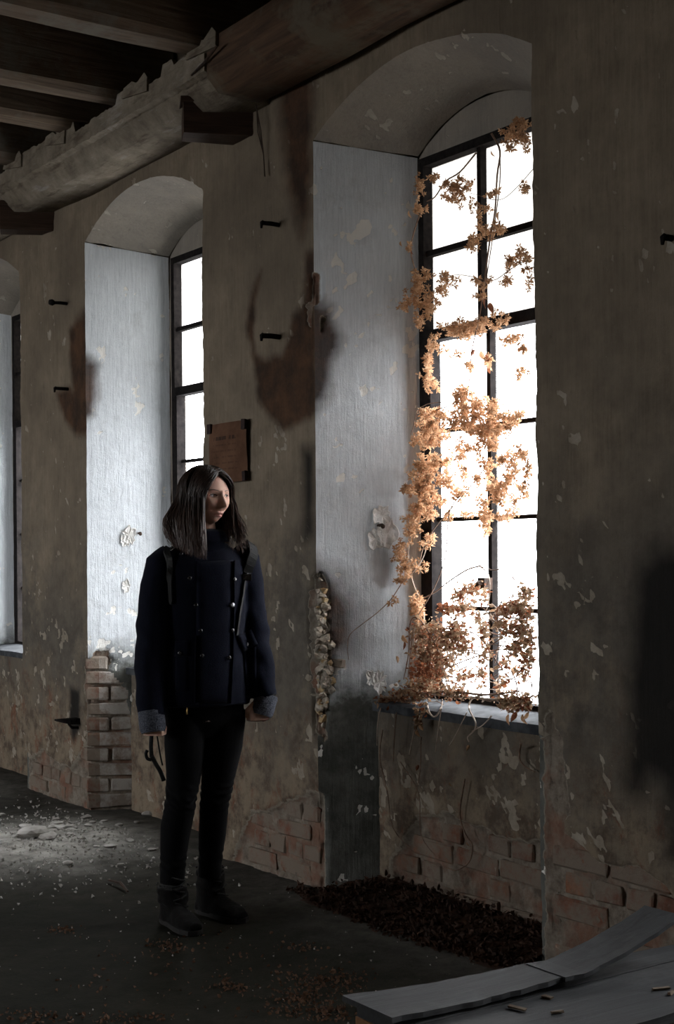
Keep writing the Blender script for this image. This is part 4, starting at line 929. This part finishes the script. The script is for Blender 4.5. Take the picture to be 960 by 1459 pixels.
def make_cloth(name, c1, c2, scale=260, bump=.35, rough=.92):
    m = NT(name, rough, .06); P = m.pos(); n = m.noise(scale, P, 3, .7); b = m.noise(14, P, 4, .6); m.color(m.mix(m.ramp(n, [(.35, 0), (.7, 1)]), c1, c2)); m.bump(m.math('ADD', n, m.math('MULTIPLY', b, .6)), bump, .003)
    m.b.inputs['Sheen Weight'].default_value = .05; m.b.inputs['Sheen Roughness'].default_value = .5; return m.m
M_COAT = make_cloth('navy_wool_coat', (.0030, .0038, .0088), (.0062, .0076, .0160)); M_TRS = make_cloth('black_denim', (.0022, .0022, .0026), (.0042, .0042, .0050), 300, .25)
M_BOOT = make_cloth('black_suede_boot', (.0045, .0042, .0040), (.010, .009, .0082), 160, .5); M_SOLE = m_plain('rubber_sole', (.010, .009, .009), (.02, .018, .016), 40)
M_FUZZ = make_cloth('fuzzy_boot_lining', (.010, .010, .011), (.030, .029, .030), 140, .9); M_KNIT = make_cloth('marled_grey_knit', (.025, .028, .038), (.14, .15, .18), 210, .9)
M_BUTTON = m_plain('pewter_button', (.14, .14, .15), (.26, .26, .27), 60, .32, .3, .9, .001); M_DARKBTN = m_plain('black_button', (.010, .010, .012), (.02, .02, .022), 60, .25, .1, 0, .001, .6)
M_STRAP = m_plain('black_webbing', (.0045, .005, .005), (.011, .0115, .011), 200, .7, .4, 0, .001); M_BRASS = m_plain('brass_zip_pull', (.55, .36, .12), (.75, .52, .2), 30, .3, .1, .9)

# --- head frame
HYAW = math.radians(46); HC = J(294.5, 707, -.005); HF = Vector((math.sin(HYAW), -math.cos(HYAW), 0)); HS = Vector((math.cos(HYAW), math.sin(HYAW), 0)); HU = Vector((0, 0, 1))
def hp(a, f, u): return HC + HS * a + HF * f + HU * u
def head_rings():
    nv, nu = 110, 150; rings = []
    for j in range(1, nv):
        th = math.pi * j / nv; u0 = math.cos(th); R = math.sin(th); ring = []
        for i in range(nu):
            ph = 2 * math.pi * i / nu; a0, f0 = math.sin(ph) * R, math.cos(ph) * R
            u = u0 * (.093 if u0 > 0 else .103); low = max(0, -u0)
            a = a0 * .074 * (1 - .42 * low ** 2.0) ; f = f0 * (.094 if f0 > 0 else .098)
            if f0 < 0: f *= (1 - .45 * low ** 1.5); 
            else: f = f * (1 - .02 * low) + .012 * low * f0 ** .5 if f0 > 0 else f
            if f0 > 0:                                                     # flatter face plane
                w_ = math.exp(-((a / .050) ** 4)); f = f * (1 - .10 * w_ * (1 - abs(u0) ** 3)) 
                g = lambda ca, cu, sa, su: math.exp(-((a - ca) / sa) ** 2 - ((u - cu) / su) ** 2)
                fr = min(1, f0 * 1.6)
                t = min(1, max(0, (.006 - u) / .044)); nose = 0
                if -.062 < u < .016:
                    pr = (.006 + .023 * t ** 1.2) if u > -.040 else .029 * max(0, 1 - ((-.040 - u) / .016) ** 1.4); wd = .0085 + .006 * t
                    nose = pr * math.exp(-(a / wd) ** 2); nose += .008 * (math.exp(-((abs(a) - .013) / .006) ** 2 - ((u + .044) / .008) ** 2))
                for sg in (-1, 1):
                    f += fr * (-.0125 * g(sg * .031, .001, .015, .011) + .0045 * g(sg * .028, .020, .022, .007) + .0050 * g(sg * .043, -.032, .018, .018) - .003 * g(sg * .034, -.062, .014, .02))
                f += fr * (nose + .0075 * g(0, -.0635, .019, .0045) + .0085 * g(0, -.0745, .017, .005) - .0030 * g(0, -.069, .022, .0022) - .0035 * g(0, -.083, .018, .005) + .0085 * g(0, -.096, .018, .011) + .003 * g(0, .05, .03, .03))
            ring.append(hp(a, f, u))
        rings.append(ring)
    return rings
def torso_to(mb, grow=0.0, arms=True):
    pass
body = MB(); body.loft(head_rings())
NB = J(289, 772, .015)
body.tube([hp(0, -.03, -.05), hp(0, -.028, -.09), NB + Vector((0, 0, .02)), NB - Vector((0, 0, .05))], [.046, .046, .050, .062], 20)
C_SH = J(287, 800, .03)
tor = [(782, .055, .045), (795, .115, .070), (820, .135, .085), (860, .130, .085), (905, .115, .080), (950, .120, .080), (985, .125, .082), (1025, .120, .080)]
body.loft([ell_ring(J(288, py, .02), hx, hy, YAW, 24, 2.0) for py, hx, hy in tor])
ARM_L = [(230, 801, -.040), (223, 850, -.05), (219, 900, -.055), (217, 950, -.07), (219, 1000, -.095), (222, 1024, -.105)]
ARM_R = [(344, 797, .075), (352, 850, .085), (358, 900, .085), (367, 950, .065), (376, 992, .035), (374, 1006, .028)]
body.tube([J(*p) for p in ARM_L], [.045, .043, .038, .036, .029, .026], 16); body.tube([J(*p) for p in ARM_R], [.045, .043, .038, .036, .029, .025], 16)
LEG_L = [(263, 1010, .0, 30), (263, 1060, -.01, 28.5), (262.5, 1100, -.015, 25.5), (258, 1140, -.02, 22), (251, 1178, -.01, 22), (247, 1215, .0, 19), (245, 1258, .0, 17.5)]
LEG_R = [(318, 1010, .055, 31), (314, 1062, .055, 29.5), (309, 1105, .055, 24), (304, 1140, .055, 21), (300, 1180, .07, 20), (297, 1215, .08, 18), (295, 1250, .085, 17)]
for LG in (LEG_L, LEG_R): body.tube([J(a, b, c) for a, b, c, r in LG] , [r / SPX * .74 for a, b, c, r in LG], 18)
def hand(wr, d, w, c, curl, side, hold):
    """wrist point, down the hand, across the knuckles, towards the palm"""
    wr, d, w, c = Vector(wr), Vector(d).normalized(), Vector(w).normalized(), Vector(c).normalized()
    M = lambda a, b, e_: wr + w * a + d * b + c * e_
    body.loft([[M(x * .026, b, y * .013) for x, y in ((-1, -.6), (-.6, -1), (.6, -1), (1, -.6), (1, .6), (.6, 1), (-.6, 1), (-1, .6))] for b in (-.02, .01)] + [[M(x * .038, b, y * .014) for x, y in ((-1, -.6), (-.6, -1), (.6, -1), (1, -.6), (1, .6), (.6, 1), (-.6, 1), (-1, .6))] for b in (.035, .065, .075)])
    for k, (o_, L, r) in enumerate(((-.031, .92, .0078), (-.0105, 1.04, .0082), (.0100, 1.0, .0082), (.030, .80, .0074))):
        a1 = curl * (1 + .06 * k); p = [M(o_, .068, -.002)]; ang = .3
        for sgm in (.036 * L, .026 * L, .020 * L):
            ang += a1; q_ = p[-1] + d * math.cos(ang) * sgm + c * math.sin(ang) * sgm; p.append(q_)
        body.tube(p, [r * 1.08, r * 1.05, r * .98, r * .82], 9); body.ball(p[-1], r * .85, 8, 6)
    t0 = M(-side * .022, .012, .004); p = [t0, t0 + (-w * side * .020 + d * .026 + c * .012), t0 + (-w * side * .012 + d * .048 + c * .026), t0 + (w * side * .006 + d * .062 + c * .034)]
    body.tube(p, [.013, .0115, .0100, .0085], 9); body.ball(p[-1], .0088, 8, 6)
hand(J(222, 1017, -.11), (.05, -.10, -1), (1, -.35, 0), (.35, 1, 0), 1.05, 1, True)
hand(J(371, 998, .03), (-.12, -.25, -1), (-.9, -.5, 0), (-.5, .9, 0), .95, -1, False)
bo, bco = fuse(body, 'body', M_SKIN, woman, .0026, 0)
me = bo.data; me.materials.append(M_LIP)
n = len(me.polygons); cen = np.empty(n * 3); me.polygons.foreach_get('center', cen); cen = cen.reshape(-1, 3); rel = cen - np.array(HC); ca, cf, cu = rel @ np.array(HS), rel @ np.array(HF), rel @ np.array(HU)
lip = (np.abs(ca) < .0205) & (cf > .05) & (np.abs(cu + .0692) < .0078 * np.sqrt(np.clip(1 - (ca / .0205) ** 2, 0, 1)) ** .8)
me.polygons.foreach_set('material_index', lip.astype(np.int32))
from mathutils.bvhtree import BVHTree
def bvh_of(o): return BVHTree.FromPolygons([v.co for v in o.data.vertices], [p.vertices for p in o.data.polygons])
bb = bvh_of(bo)
def face_pt(a, u, off=0.0):
    h = bb.ray_cast(hp(a, .2, u), -HF); p = h[0] if h[0] is not None else hp(a, .08, u); return p + HF * off
for sg in (-1, 1):
    c = face_pt(sg * .031, .000) - HF * .0085
    q = MB(); q.ball(c, .0122, 16, 12); ey = q.build('eye', M_WHITE, woman, True)
    gz = (HF * .80 + HS * .50 - HU * .02).normalized(); q = MB(); q.ball(c + gz * .0070, (.0062, .0062, .0062), 12, 8); q.build('iris', M_IRIS, ey, True)
    q = MB(); P_ = []
    for k in range(9):
        t = -1 + k / 4; a = sg * .031 + t * .0145; P_.append(face_pt(a, .0050 * (1 - t * t) - .0005 - .001 * abs(t), .0022 + .0030 * (1 - t * t)))
    q.tube(P_, [.0008] + [.0016] * 7 + [.0008], 6); q.build('eyelashes', M_HAIR, woman)
    q = MB(); P_ = [face_pt(sg * .031 + t / 4 * .0150, -.0058 * (1 - (t / 4) ** 2) - .001, .0004 + .0014 * (1 - (t / 4) ** 2)) for t in range(-4, 5)]; q.tube(P_, .0012, 5); q.build('lower_eyelid', M_SKIN, woman, True)
    q = MB(); P_ = [face_pt(sg * (.013 + .036 * t / 7), .0155 + .0050 * math.sin(t / 7 * 2.4), .0002) for t in range(8)]; q.tube(P_, [.0014, .0020, .0022, .0021, .0019, .0016, .0012, .0007], 6, .6); q.build('eyebrow', M_HAIR, woman)
q = MB(); q.tube([face_pt(t / 4 * .0215, -.0692 - .001 * abs(t / 4), -.0002) for t in range(-4, 5)], [.0003] + [.0008] * 7 + [.0003], 5); q.build('mouth_line', m_plain('mouth_line', (.12, .03, .028), (.15, .04, .035), 50), woman)

# --- hair
R_H = (.085, .107, .103)
hair = MB(); cap = MB(); V = []
def skull(az, ps, ex=0.0):
    d = Vector((math.sin(az) * math.sin(ps), math.cos(az) * math.sin(ps), math.cos(ps))); return d
def sk_pt(d, ex): return hp(d.x * (R_H[0] + ex), d.y * (R_H[1] + ex) - .006, d.z * (R_H[2] + ex) + .001)
for j in range(25):
    for i in range(60):
        az = math.radians(-180 + 6 * i); aa = abs((math.degrees(az) + 180) % 360 - 180); psm = 44 if aa < 12 else (44 + (aa - 12) * .95 if aa < 62 else 122)
        ps = math.radians(psm) * j / 24; V.append(sk_pt(skull(az, ps), -.003))
cap.add(V, [(j*60+i, (j+1)*60+i, (j+1)*60+(i+1)%60, j*60+(i+1)%60) for j in range(24) for i in range(60)])
HB = lambda z_: z_
hr = random.Random(21)
def strand(az_deg, root, rt, zend, flare, tuck, fwd, r, side):
    d0 = skull(math.radians(root[0]), math.radians(root[1])); az = math.radians(az_deg); d1 = skull(az, math.radians(hr.uniform(72, 104))); om = math.acos(max(-1, min(1, d0.dot(d1)))); pts = []; ex = hr.uniform(0, .010)
    for k in range(9):
        t = k / 8; d = (d0 * math.sin((1 - t) * om) + d1 * math.sin(t * om)) / math.sin(om); pts.append(sk_pt(d, ex + .004 * math.sin(t * math.pi)))
    e0 = pts[-1]; cz = e0.z; ph = hr.uniform(0, 6.3); am = hr.uniform(.001, .005); radial = (HS * math.sin(az) + HF * math.cos(az)).normalized(); n = 14
    for k in range(1, n + 1):
        t = k / n; z = cz + (zend - cz) * t; fl = flare * (lambda x_: x_ * x_ * (3 - 2 * x_))(min(1, t / .66)) - tuck * max(0, (t - .62) / .38) ** 1.5
        p = Vector((e0.x, e0.y, z)) + radial * fl + Vector((fwd[0], fwd[1], 0)) * t ** 1.5 + radial * am * math.sin(t * 9 + ph) + HS * am * math.cos(t * 7 + ph); pts.append(p)
    for _ in range(3): pts = [pts[0]] + [(pts[i - 1] + pts[i] * 2 + pts[i + 1]) / 4 if 5 < i < 16 else pts[i] for i in range(1, len(pts) - 1)] + [pts[-1]]
    m = len(pts); hair.tube(pts, [r * (1.0 if k < m - 6 else (m - k) / 6.5 + .08) for k in range(m)], 4, hr.uniform(.5, 1.1))
def zpx(py): return CH + (PPY - py) / SPX
for k in range(1500):
    u = hr.random()
    if u < .50:     # her right side, nearest the viewer: falls in front of the shoulder
        az = -hr.uniform(50, 112); t = (-az - 50) / 62; rt = (hr.uniform(-10, 10), hr.uniform(2, 42)) if t < .6 else (180, hr.uniform(0, 30))
        strand(az, rt, 0, zpx(795 - 16 * t + hr.uniform(-20, 5)), .010 + .012 * t + hr.uniform(-.004, .006), .012 * t, (.004 - .050 * t * 0 + hr.uniform(-.004, .014), -.045 - .01 * hr.random()), hr.uniform(.0011, .0024), -1)
    elif u < .74:   # towards the back, image left
        az = -hr.uniform(108, 158); t = (-az - 108) / 50; s = hr.uniform(.018, .062)
        strand(az, (180, hr.uniform(0, 45)), 0, zpx(776 + hr.uniform(-14, 8)), s, hr.uniform(.02, .05), (hr.uniform(0, .022), hr.uniform(-.04, 0)), hr.uniform(.0011, .0024), -1)
    elif u < .84:   # down the back
        az = -hr.uniform(155, 230); strand(az, (180, hr.uniform(0, 50)), 0, zpx(800 + hr.uniform(-20, 10)), .02, 0, (0, .03), hr.uniform(.0012, .0024), 0)
    else:           # her left side, beyond the cheek
        az = hr.uniform(54, 130); t = (az - 54) / 76; rt = (hr.uniform(-10, 10), hr.uniform(2, 42)) if t < .6 else (180, hr.uniform(0, 30))
        strand(az, rt, 0, zpx(783 + hr.uniform(-22, 6)), .006 + hr.uniform(-.004, .012), .0, (.042 + hr.uniform(-.016, .012), -.062), hr.uniform(.0011, .0024), 1)
ho = hair.build('hair', M_HAIR, woman, True); cap.build('hair_cap', M_HAIR, ho, True)

# --- coat
coat = MB()
T_ = [(764, .050, .048), (771, .060, .056), (778, .090, .066), (787, .132, .083), (800, .155, .098), (830, .163, .112), (870, .158, .114), (905, .150, .108), (940, .156, .112), (975, .166, .118), (1003, .172, .120)]
coat.loft([ell_ring(J(289 if py > 785 else 290, py, .022), hx, hy, YAW, 32, 2.3 if py > 790 else 2.0) for py, hx, hy in T_])
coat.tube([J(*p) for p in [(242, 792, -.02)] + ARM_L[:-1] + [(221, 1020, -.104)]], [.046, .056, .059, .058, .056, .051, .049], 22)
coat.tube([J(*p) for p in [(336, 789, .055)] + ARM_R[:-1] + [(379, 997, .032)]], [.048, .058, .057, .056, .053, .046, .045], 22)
def coat_disp(co, nr):
    arm = np.clip((np.abs(co[:, 0] - .03 * 0 - .035) - .13) / .05, 0, 1); z = co[:, 2]
    q = co * np.array([1.2, 1.2, 1.0]); f = fbm(q, 9, 3, 5) * .0055 + fbm(co * np.array([.8, .8, 2.2]), 7, 3, 9) * .006 * arm
    f = f + .004 * np.sin(z * 62 + co[:, 0] * 40 + fbm(co, 6, 2, 2) * 5) * arm * (np.exp(-((z - 1.02) / .10) ** 2) + .6 * np.exp(-((z - .84) / .08) ** 2))
    return nr * f[:, None]
co_, cco = fuse(coat, 'coat', M_COAT, woman, .0055, 5, coat_disp); cb = bvh_of(co_)
def on_coat(px, py, off=.003):
    p = J(px, py, 0); a = J(px, py, -.6); b = J(px, py, .6); d = (b - a).normalized(); h = cb.ray_cast(a, d)
    if h[0] is None:
        h = cb.find_nearest(p)
    return h[0] + h[1] * off, h[1]
def ribbon(pxs, w, th, name, mat, parent, off=.002, closed=False):
    """a strip of cloth laid on the coat along a list of points"""
    sp = smooth_path(pxs, 6); mb = MB(); rings = []; P_ = [on_coat(a, b, off) for a, b in sp]
    for k in range(len(P_)):
        p, nn = P_[k]; t = (P_[min(k + 1, len(P_) - 1)][0] - P_[max(k - 1, 0)][0]).normalized(); s = t.cross(nn).normalized(); ww = w[k * (len(w) - 1) // max(1, len(P_) - 1)] if hasattr(w, '__len__') else w
        rings.append([p - s * ww - nn * .004, p + s * ww - nn * .004, p + s * ww + nn * th, p - s * ww + nn * th])
    mb.loft(rings); return mb.build(name, mat, parent)
def panel(poly, th, name, mat, parent, off=.0, nx=10, ny=14):
    """a four-cornered panel of cloth laid on the coat (corners in order)"""
    a, b, c, d = [np.array(p, float) for p in poly]; V = []; mb = MB()
    for i in range(nx + 1):
        for j in range(ny + 1):
            u, v = i / nx, j / ny; q_ = (a * (1 - u) + b * u) * (1 - v) + (d * (1 - u) + c * u) * v; p, nn = on_coat(q_[0], q_[1], off + th - (.004 if i in (0, nx) or j in (0, ny) else 0)); V.append(p)
    mb.add(V, [(i*(ny+1)+j, i*(ny+1)+j+1, (i+1)*(ny+1)+j+1, (i+1)*(ny+1)+j) for i in range(nx) for j in range(ny)])
    n0 = len(mb.v); back = [Vector(v) + Vector((0, .006 + th, 0)) for v in mb.v]; rim = [(i, 0) for i in range(nx + 1)] + [(nx, j) for j in range(1, ny + 1)] + [(i, ny) for i in range(nx - 1, -1, -1)] + [(0, j) for j in range(ny - 1, 0, -1)]
    ids = [i * (ny + 1) + j for i, j in rim]; bk = [back[i] for i in ids]; mb.add(bk, []); m = len(ids); mb.f += [(ids[k], ids[(k + 1) % m], n0 + (k + 1) % m, n0 + k) for k in range(m)]
    return mb.build(name, mat, parent, True)
panel([(284, 800), (333, 798), (330, 1003), (283, 1004)], .005, 'placket', M_COAT, co_, 0, 8, 26)
ribbon([(334, 800), (334, 850), (333, 900), (332, 950), (330, 1002)], .0016, .0085, 'placket_seam', M_COAT, co_); ribbon([(283, 905), (282, 940), (282, 1000)], .0014, .008, 'placket_seam', M_COAT, co_)
pk = panel([(337, 906), (357, 897), (366, 919), (345, 929)], .010, 'pocket_flap', M_COAT, co_, 0, 6, 6); pk2 = panel([(254, 913), (274, 912), (273, 934), (253, 935)], .008, 'pocket_flap', M_COAT, co_, 0, 6, 6)
panel([(345, 927), (364, 922), (366, 985), (350, 992)], .006, 'pocket', M_COAT, co_, 0, 6, 12); panel([(254, 934), (273, 934), (272, 985), (254, 985)], .004, 'pocket', M_COAT, co_, 0, 6, 12)
# stand collar with turned-down edge
col = MB(); rings = []
for k, (py, hx, hy) in enumerate(((786, .098, .076), (773, .076, .068), (759, .064, .062), (754, .067, .065), (759, .077, .074), (772, .092, .083))): rings.append(ell_ring(J(290, py, .016), hx, hy, YAW, 30, 2.0))
col.loft(rings, False); col.build('collar', M_COAT, co_, True)
def button(px, py, r, mat, parent=None):
    p, nn = on_coat(px, py, .010); z = Vector((0, 0, 1)); R_ = nn.to_track_quat('Z', 'Y').to_matrix().to_4x4(); q = MB(); prof = [(0, -.3), (1, -.3), (1.02, .1), (.8, .34), (.55, .28), (.3, .42), (0, .45)]; rings = []
    for a, h in prof: rings.append([R_ @ Vector((math.cos(2 * math.pi * k / 14) * a * r + 1e-5 * k, math.sin(2 * math.pi * k / 14) * a * r, h * r)) for k in range(14)])
    q.loft(rings); q.build('button', mat, parent or co_, True, loc=p)
for px, py, m_ in ((331, 862, M_BUTTON), (331, 898, M_DARKBTN), (327, 937, M_DARKBTN), (334, 826, M_DARKBTN), (283, 862, M_DARKBTN), (289, 898, M_DARKBTN), (291, 934, M_DARKBTN), (274, 824, M_DARKBTN), (262, 791, M_DARKBTN), (350, 919, M_BUTTON), (261, 930, M_DARKBTN)):
    button(px, py, .0092 if m_ is M_BUTTON and py < 900 else .0075, m_)
# knit cuffs, folded back over the sleeve ends
for nm, pa, pb, r0 in (('l', (219, 1008, -.102), (223, 1043, -.117), .0455), ('r', (379, 990, .036), (371, 1020, .020), .041)):
    q = MB(); a, b = J(*pa), J(*pb); P_ = [a.lerp(b, t) for t in (0, .15, .35, .6, .85, 1)]; q.tube(P_, [r0 * x for x in (.96, 1.06, 1.04, 1.05, 1.03, .90)], 40, 1, False)
    P_.reverse(); q.tube(P_, [r0 * x for x in (.86, .96, .98, .98, .96, .9)], 40, 1, False)
    q.build('knit_cuff', M_KNIT, woman, True)

# --- trousers, boots
tr = MB()
for LG in (LEG_L, LEG_R): tr.tube([J(a, b, c) for a, b, c, r in LG], [r / SPX for a, b, c, r in LG], 24)
tr.loft([ell_ring(J(290, py, .025), hx, hy, YAW, 28, 2.3) for py, hx, hy in ((960, .135, .095), (1000, .148, .092), (1025, .146, .082), (1050, .118, .050))])
def tr_disp(co, nr):
    z = co[:, 2]; f = fbm(co, 10, 3, 6) * .003
    for zc, s, a in ((J(0, 1135).z, .05, .0028), (J(0, 1228).z, .035, .0022)): f = f + a * np.sin(z * 200 + co[:, 0] * 90 + fbm(co, 12, 3, 3) * 9) * np.exp(-((z - zc) / s) ** 2)
    return nr * f[:, None]
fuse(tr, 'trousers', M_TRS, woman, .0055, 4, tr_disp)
q = MB(); zp = J(271, 1008, -.115); q.tube([zp, zp - Vector((0, .002, .012)), zp - Vector((0, 0, .024))], [.0018, .0026, .0034], 8); q.build('zip_pull', M_BRASS, co_, True)
def boot(ax, ay, head, ztop, rt_):
    """ankle ground position, toe heading, top height"""
    d = Vector((math.sin(head), -math.cos(head), 0)); s = Vector((math.cos(head), math.sin(head), 0)); A = Vector((ax, ay, 0)); b = MB()
    b.loft([ell_ring(A + Vector((0, 0, z)) + d * o, rx, ry, head, 20, 2.0) for z, rx, ry, o in ((ztop, rt_, rt_ * 1.05, 0), (ztop - .06, rt_ * .98, rt_ * 1.06, 0), (.13, .050, .056, .0), (.085, .047, .062, .006), (.05, .043, .062, .0), (.012, .040, .060, -.004))])
    rings = []
    for t, hw, hh in ((-.062, .026, .035), (-.045, .035, .05), (.0, .037, .085), (.045, .039, .078), (.09, .044, .060), (.13, .046, .048), (.165, .040, .038), (.188, .024, .028)):
        c = A + d * t; ring = []
        for k in range(20):
            a = 2 * math.pi * k / 20; zz = math.sin(a); ring.append(c + s * (math.cos(a) * hw) + Vector((0, 0, .014 + (hh if zz > 0 else .004) * (zz if zz > 0 else 1) )))
        rings.append(ring)
    b.loft(rings)
    return b, A, d, s
def boot_disp(co, nr): return nr * (fbm(co, 16, 3, 8) * .006 + .003 * np.sin(co[:, 2] * 130 + fbm(co, 8, 2, 4) * 5) * np.clip((co[:, 2] - .08) / .04, 0, 1))[:, None]
for ax_, py_, hd, zt, rr_ in ((246, 1317, math.radians(33), J(0, 1262).z, .056), (294, 1303, math.radians(46), J(0, 1252).z + .004, .050)):
    y_ = (2000 * CH / (py_ - 1 - PPY)) - float(PC @ FW); bx_ = J(ax_, py_, y_).x
    b, A, d, s = boot(bx_, y_, hd, zt, rr_); bt, _ = fuse(b, 'boot', M_BOOT, woman, .005, 4, boot_disp)
    so = MB(); rings = []
    for z in (.0, .017):
        rings.append([A + d * t + s * w_ + Vector((0, 0, z)) for t, w_ in ((-.070, 0), (-.062, .024), (-.03, .037), (.03, .037), (.09, .046), (.14, .047), (.18, .030), (.196, 0), (.18, -.030), (.14, -.045), (.09, -.044), (.03, -.036), (-.03, -.036), (-.062, -.024))])
    so.loft(rings); so.build('sole', M_SOLE, bt)
    cu = MB(); cu.loft([ell_ring(A + Vector((0, 0, z)), r_, r_ * 1.05, hd, 40, 2.0) for z, r_ in ((zt - .03, rr_ * .98), (zt - .015, rr_ * 1.07), (zt + .003, rr_ * 1.06), (zt + .010, rr_ * .96), (zt, rr_ * .8), (zt - .03, rr_ * .75))], False)
    fz, fc = fuse(cu, 'fleece_cuff', M_FUZZ, bt, .004, 1, lambda co, nr: nr * (fbm(co, 60, 3, 3) * .008)[:, None])
    lc = MB()
    for k in range(5):
        z = .085 + k * .022; o = .060 + .012 * max(0, 2 - k); P_ = [A + d * (o - .012 * abs(t)) + s * t * .026 + Vector((0, 0, z + .008 * (1 if k % 2 else -1) * t)) for t in (-1, -.5, 0, .5, 1)]; lc.tube(P_, .0028, 6)
    lc.build('laces', M_STRAP, bt)

# --- backpack straps over the shoulders and the bag on her back
bp = empty('backpack', woman.location, 0); bp.rotation_euler = woman.rotation_euler; tag(bp, 'dark backpack worn by the woman, its strap and buckle over her shoulder', 'backpack')
ribbon([(345, 772), (352, 778), (357, 790), (354, 805), (350, 818), (347, 826)], [.019, .019, .018, .016, .012, .009], .010, 'shoulder_strap', M_STRAP, bp, .006)
ribbon([(347, 826), (344, 850), (340, 880), (337, 905)], .004, .004, 'webbing', M_STRAP, bp, .006); ribbon([(244, 778), (240, 786), (243, 800), (247, 830), (249, 860)], [.011, .011, .010, .007, .004], .006, 'shoulder_strap', M_STRAP, bp, .006)
p, nn = on_coat(347, 824, .016); q = MB(); q.box((-.016, -.004, -.012), (.016, .006, .012), Matrix.Translation(p), .001); q.build('buckle', M_DARKBTN, bp)
q = MB(); bc = J(290, 860, .18); q.box((bc.x - .12, bc.y - .02, bc.z - .19), (bc.x + .12, bc.y + .09, bc.z + .20)); fuse(q, 'bag', M_STRAP, bp, .012, 8)
# --- strap dangling from her right hand
hs = empty('hand_strap', woman.location, 0); hs.rotation_euler = woman.rotation_euler; tag(hs, 'black strap with a hook dangling from the woman\'s right hand', 'strap')
def flat(pp, w_, name): q = MB(); q.tube([J(*p) for p in smooth_path(pp, 5)], w_, 8, .35, True, (0, 1, 0)); q.build(name, M_STRAP, hs, True)
flat([(222, 1030, -.115), (221, 1045, -.12), (220, 1062, -.12), (221, 1078, -.12)], .0075, 'webbing'); flat([(226, 1032, -.115), (229, 1050, -.118), (233, 1075, -.115), (236, 1090, -.11)], .003, 'cord')
flat([(221, 1076, -.12), (227, 1088, -.12), (233, 1098, -.118), (238, 1112, -.11)], .008, 'webbing'); flat([(221, 1082, -.122), (215, 1080, -.122), (213, 1073, -.122), (215, 1068, -.122)], .006, 'hook')
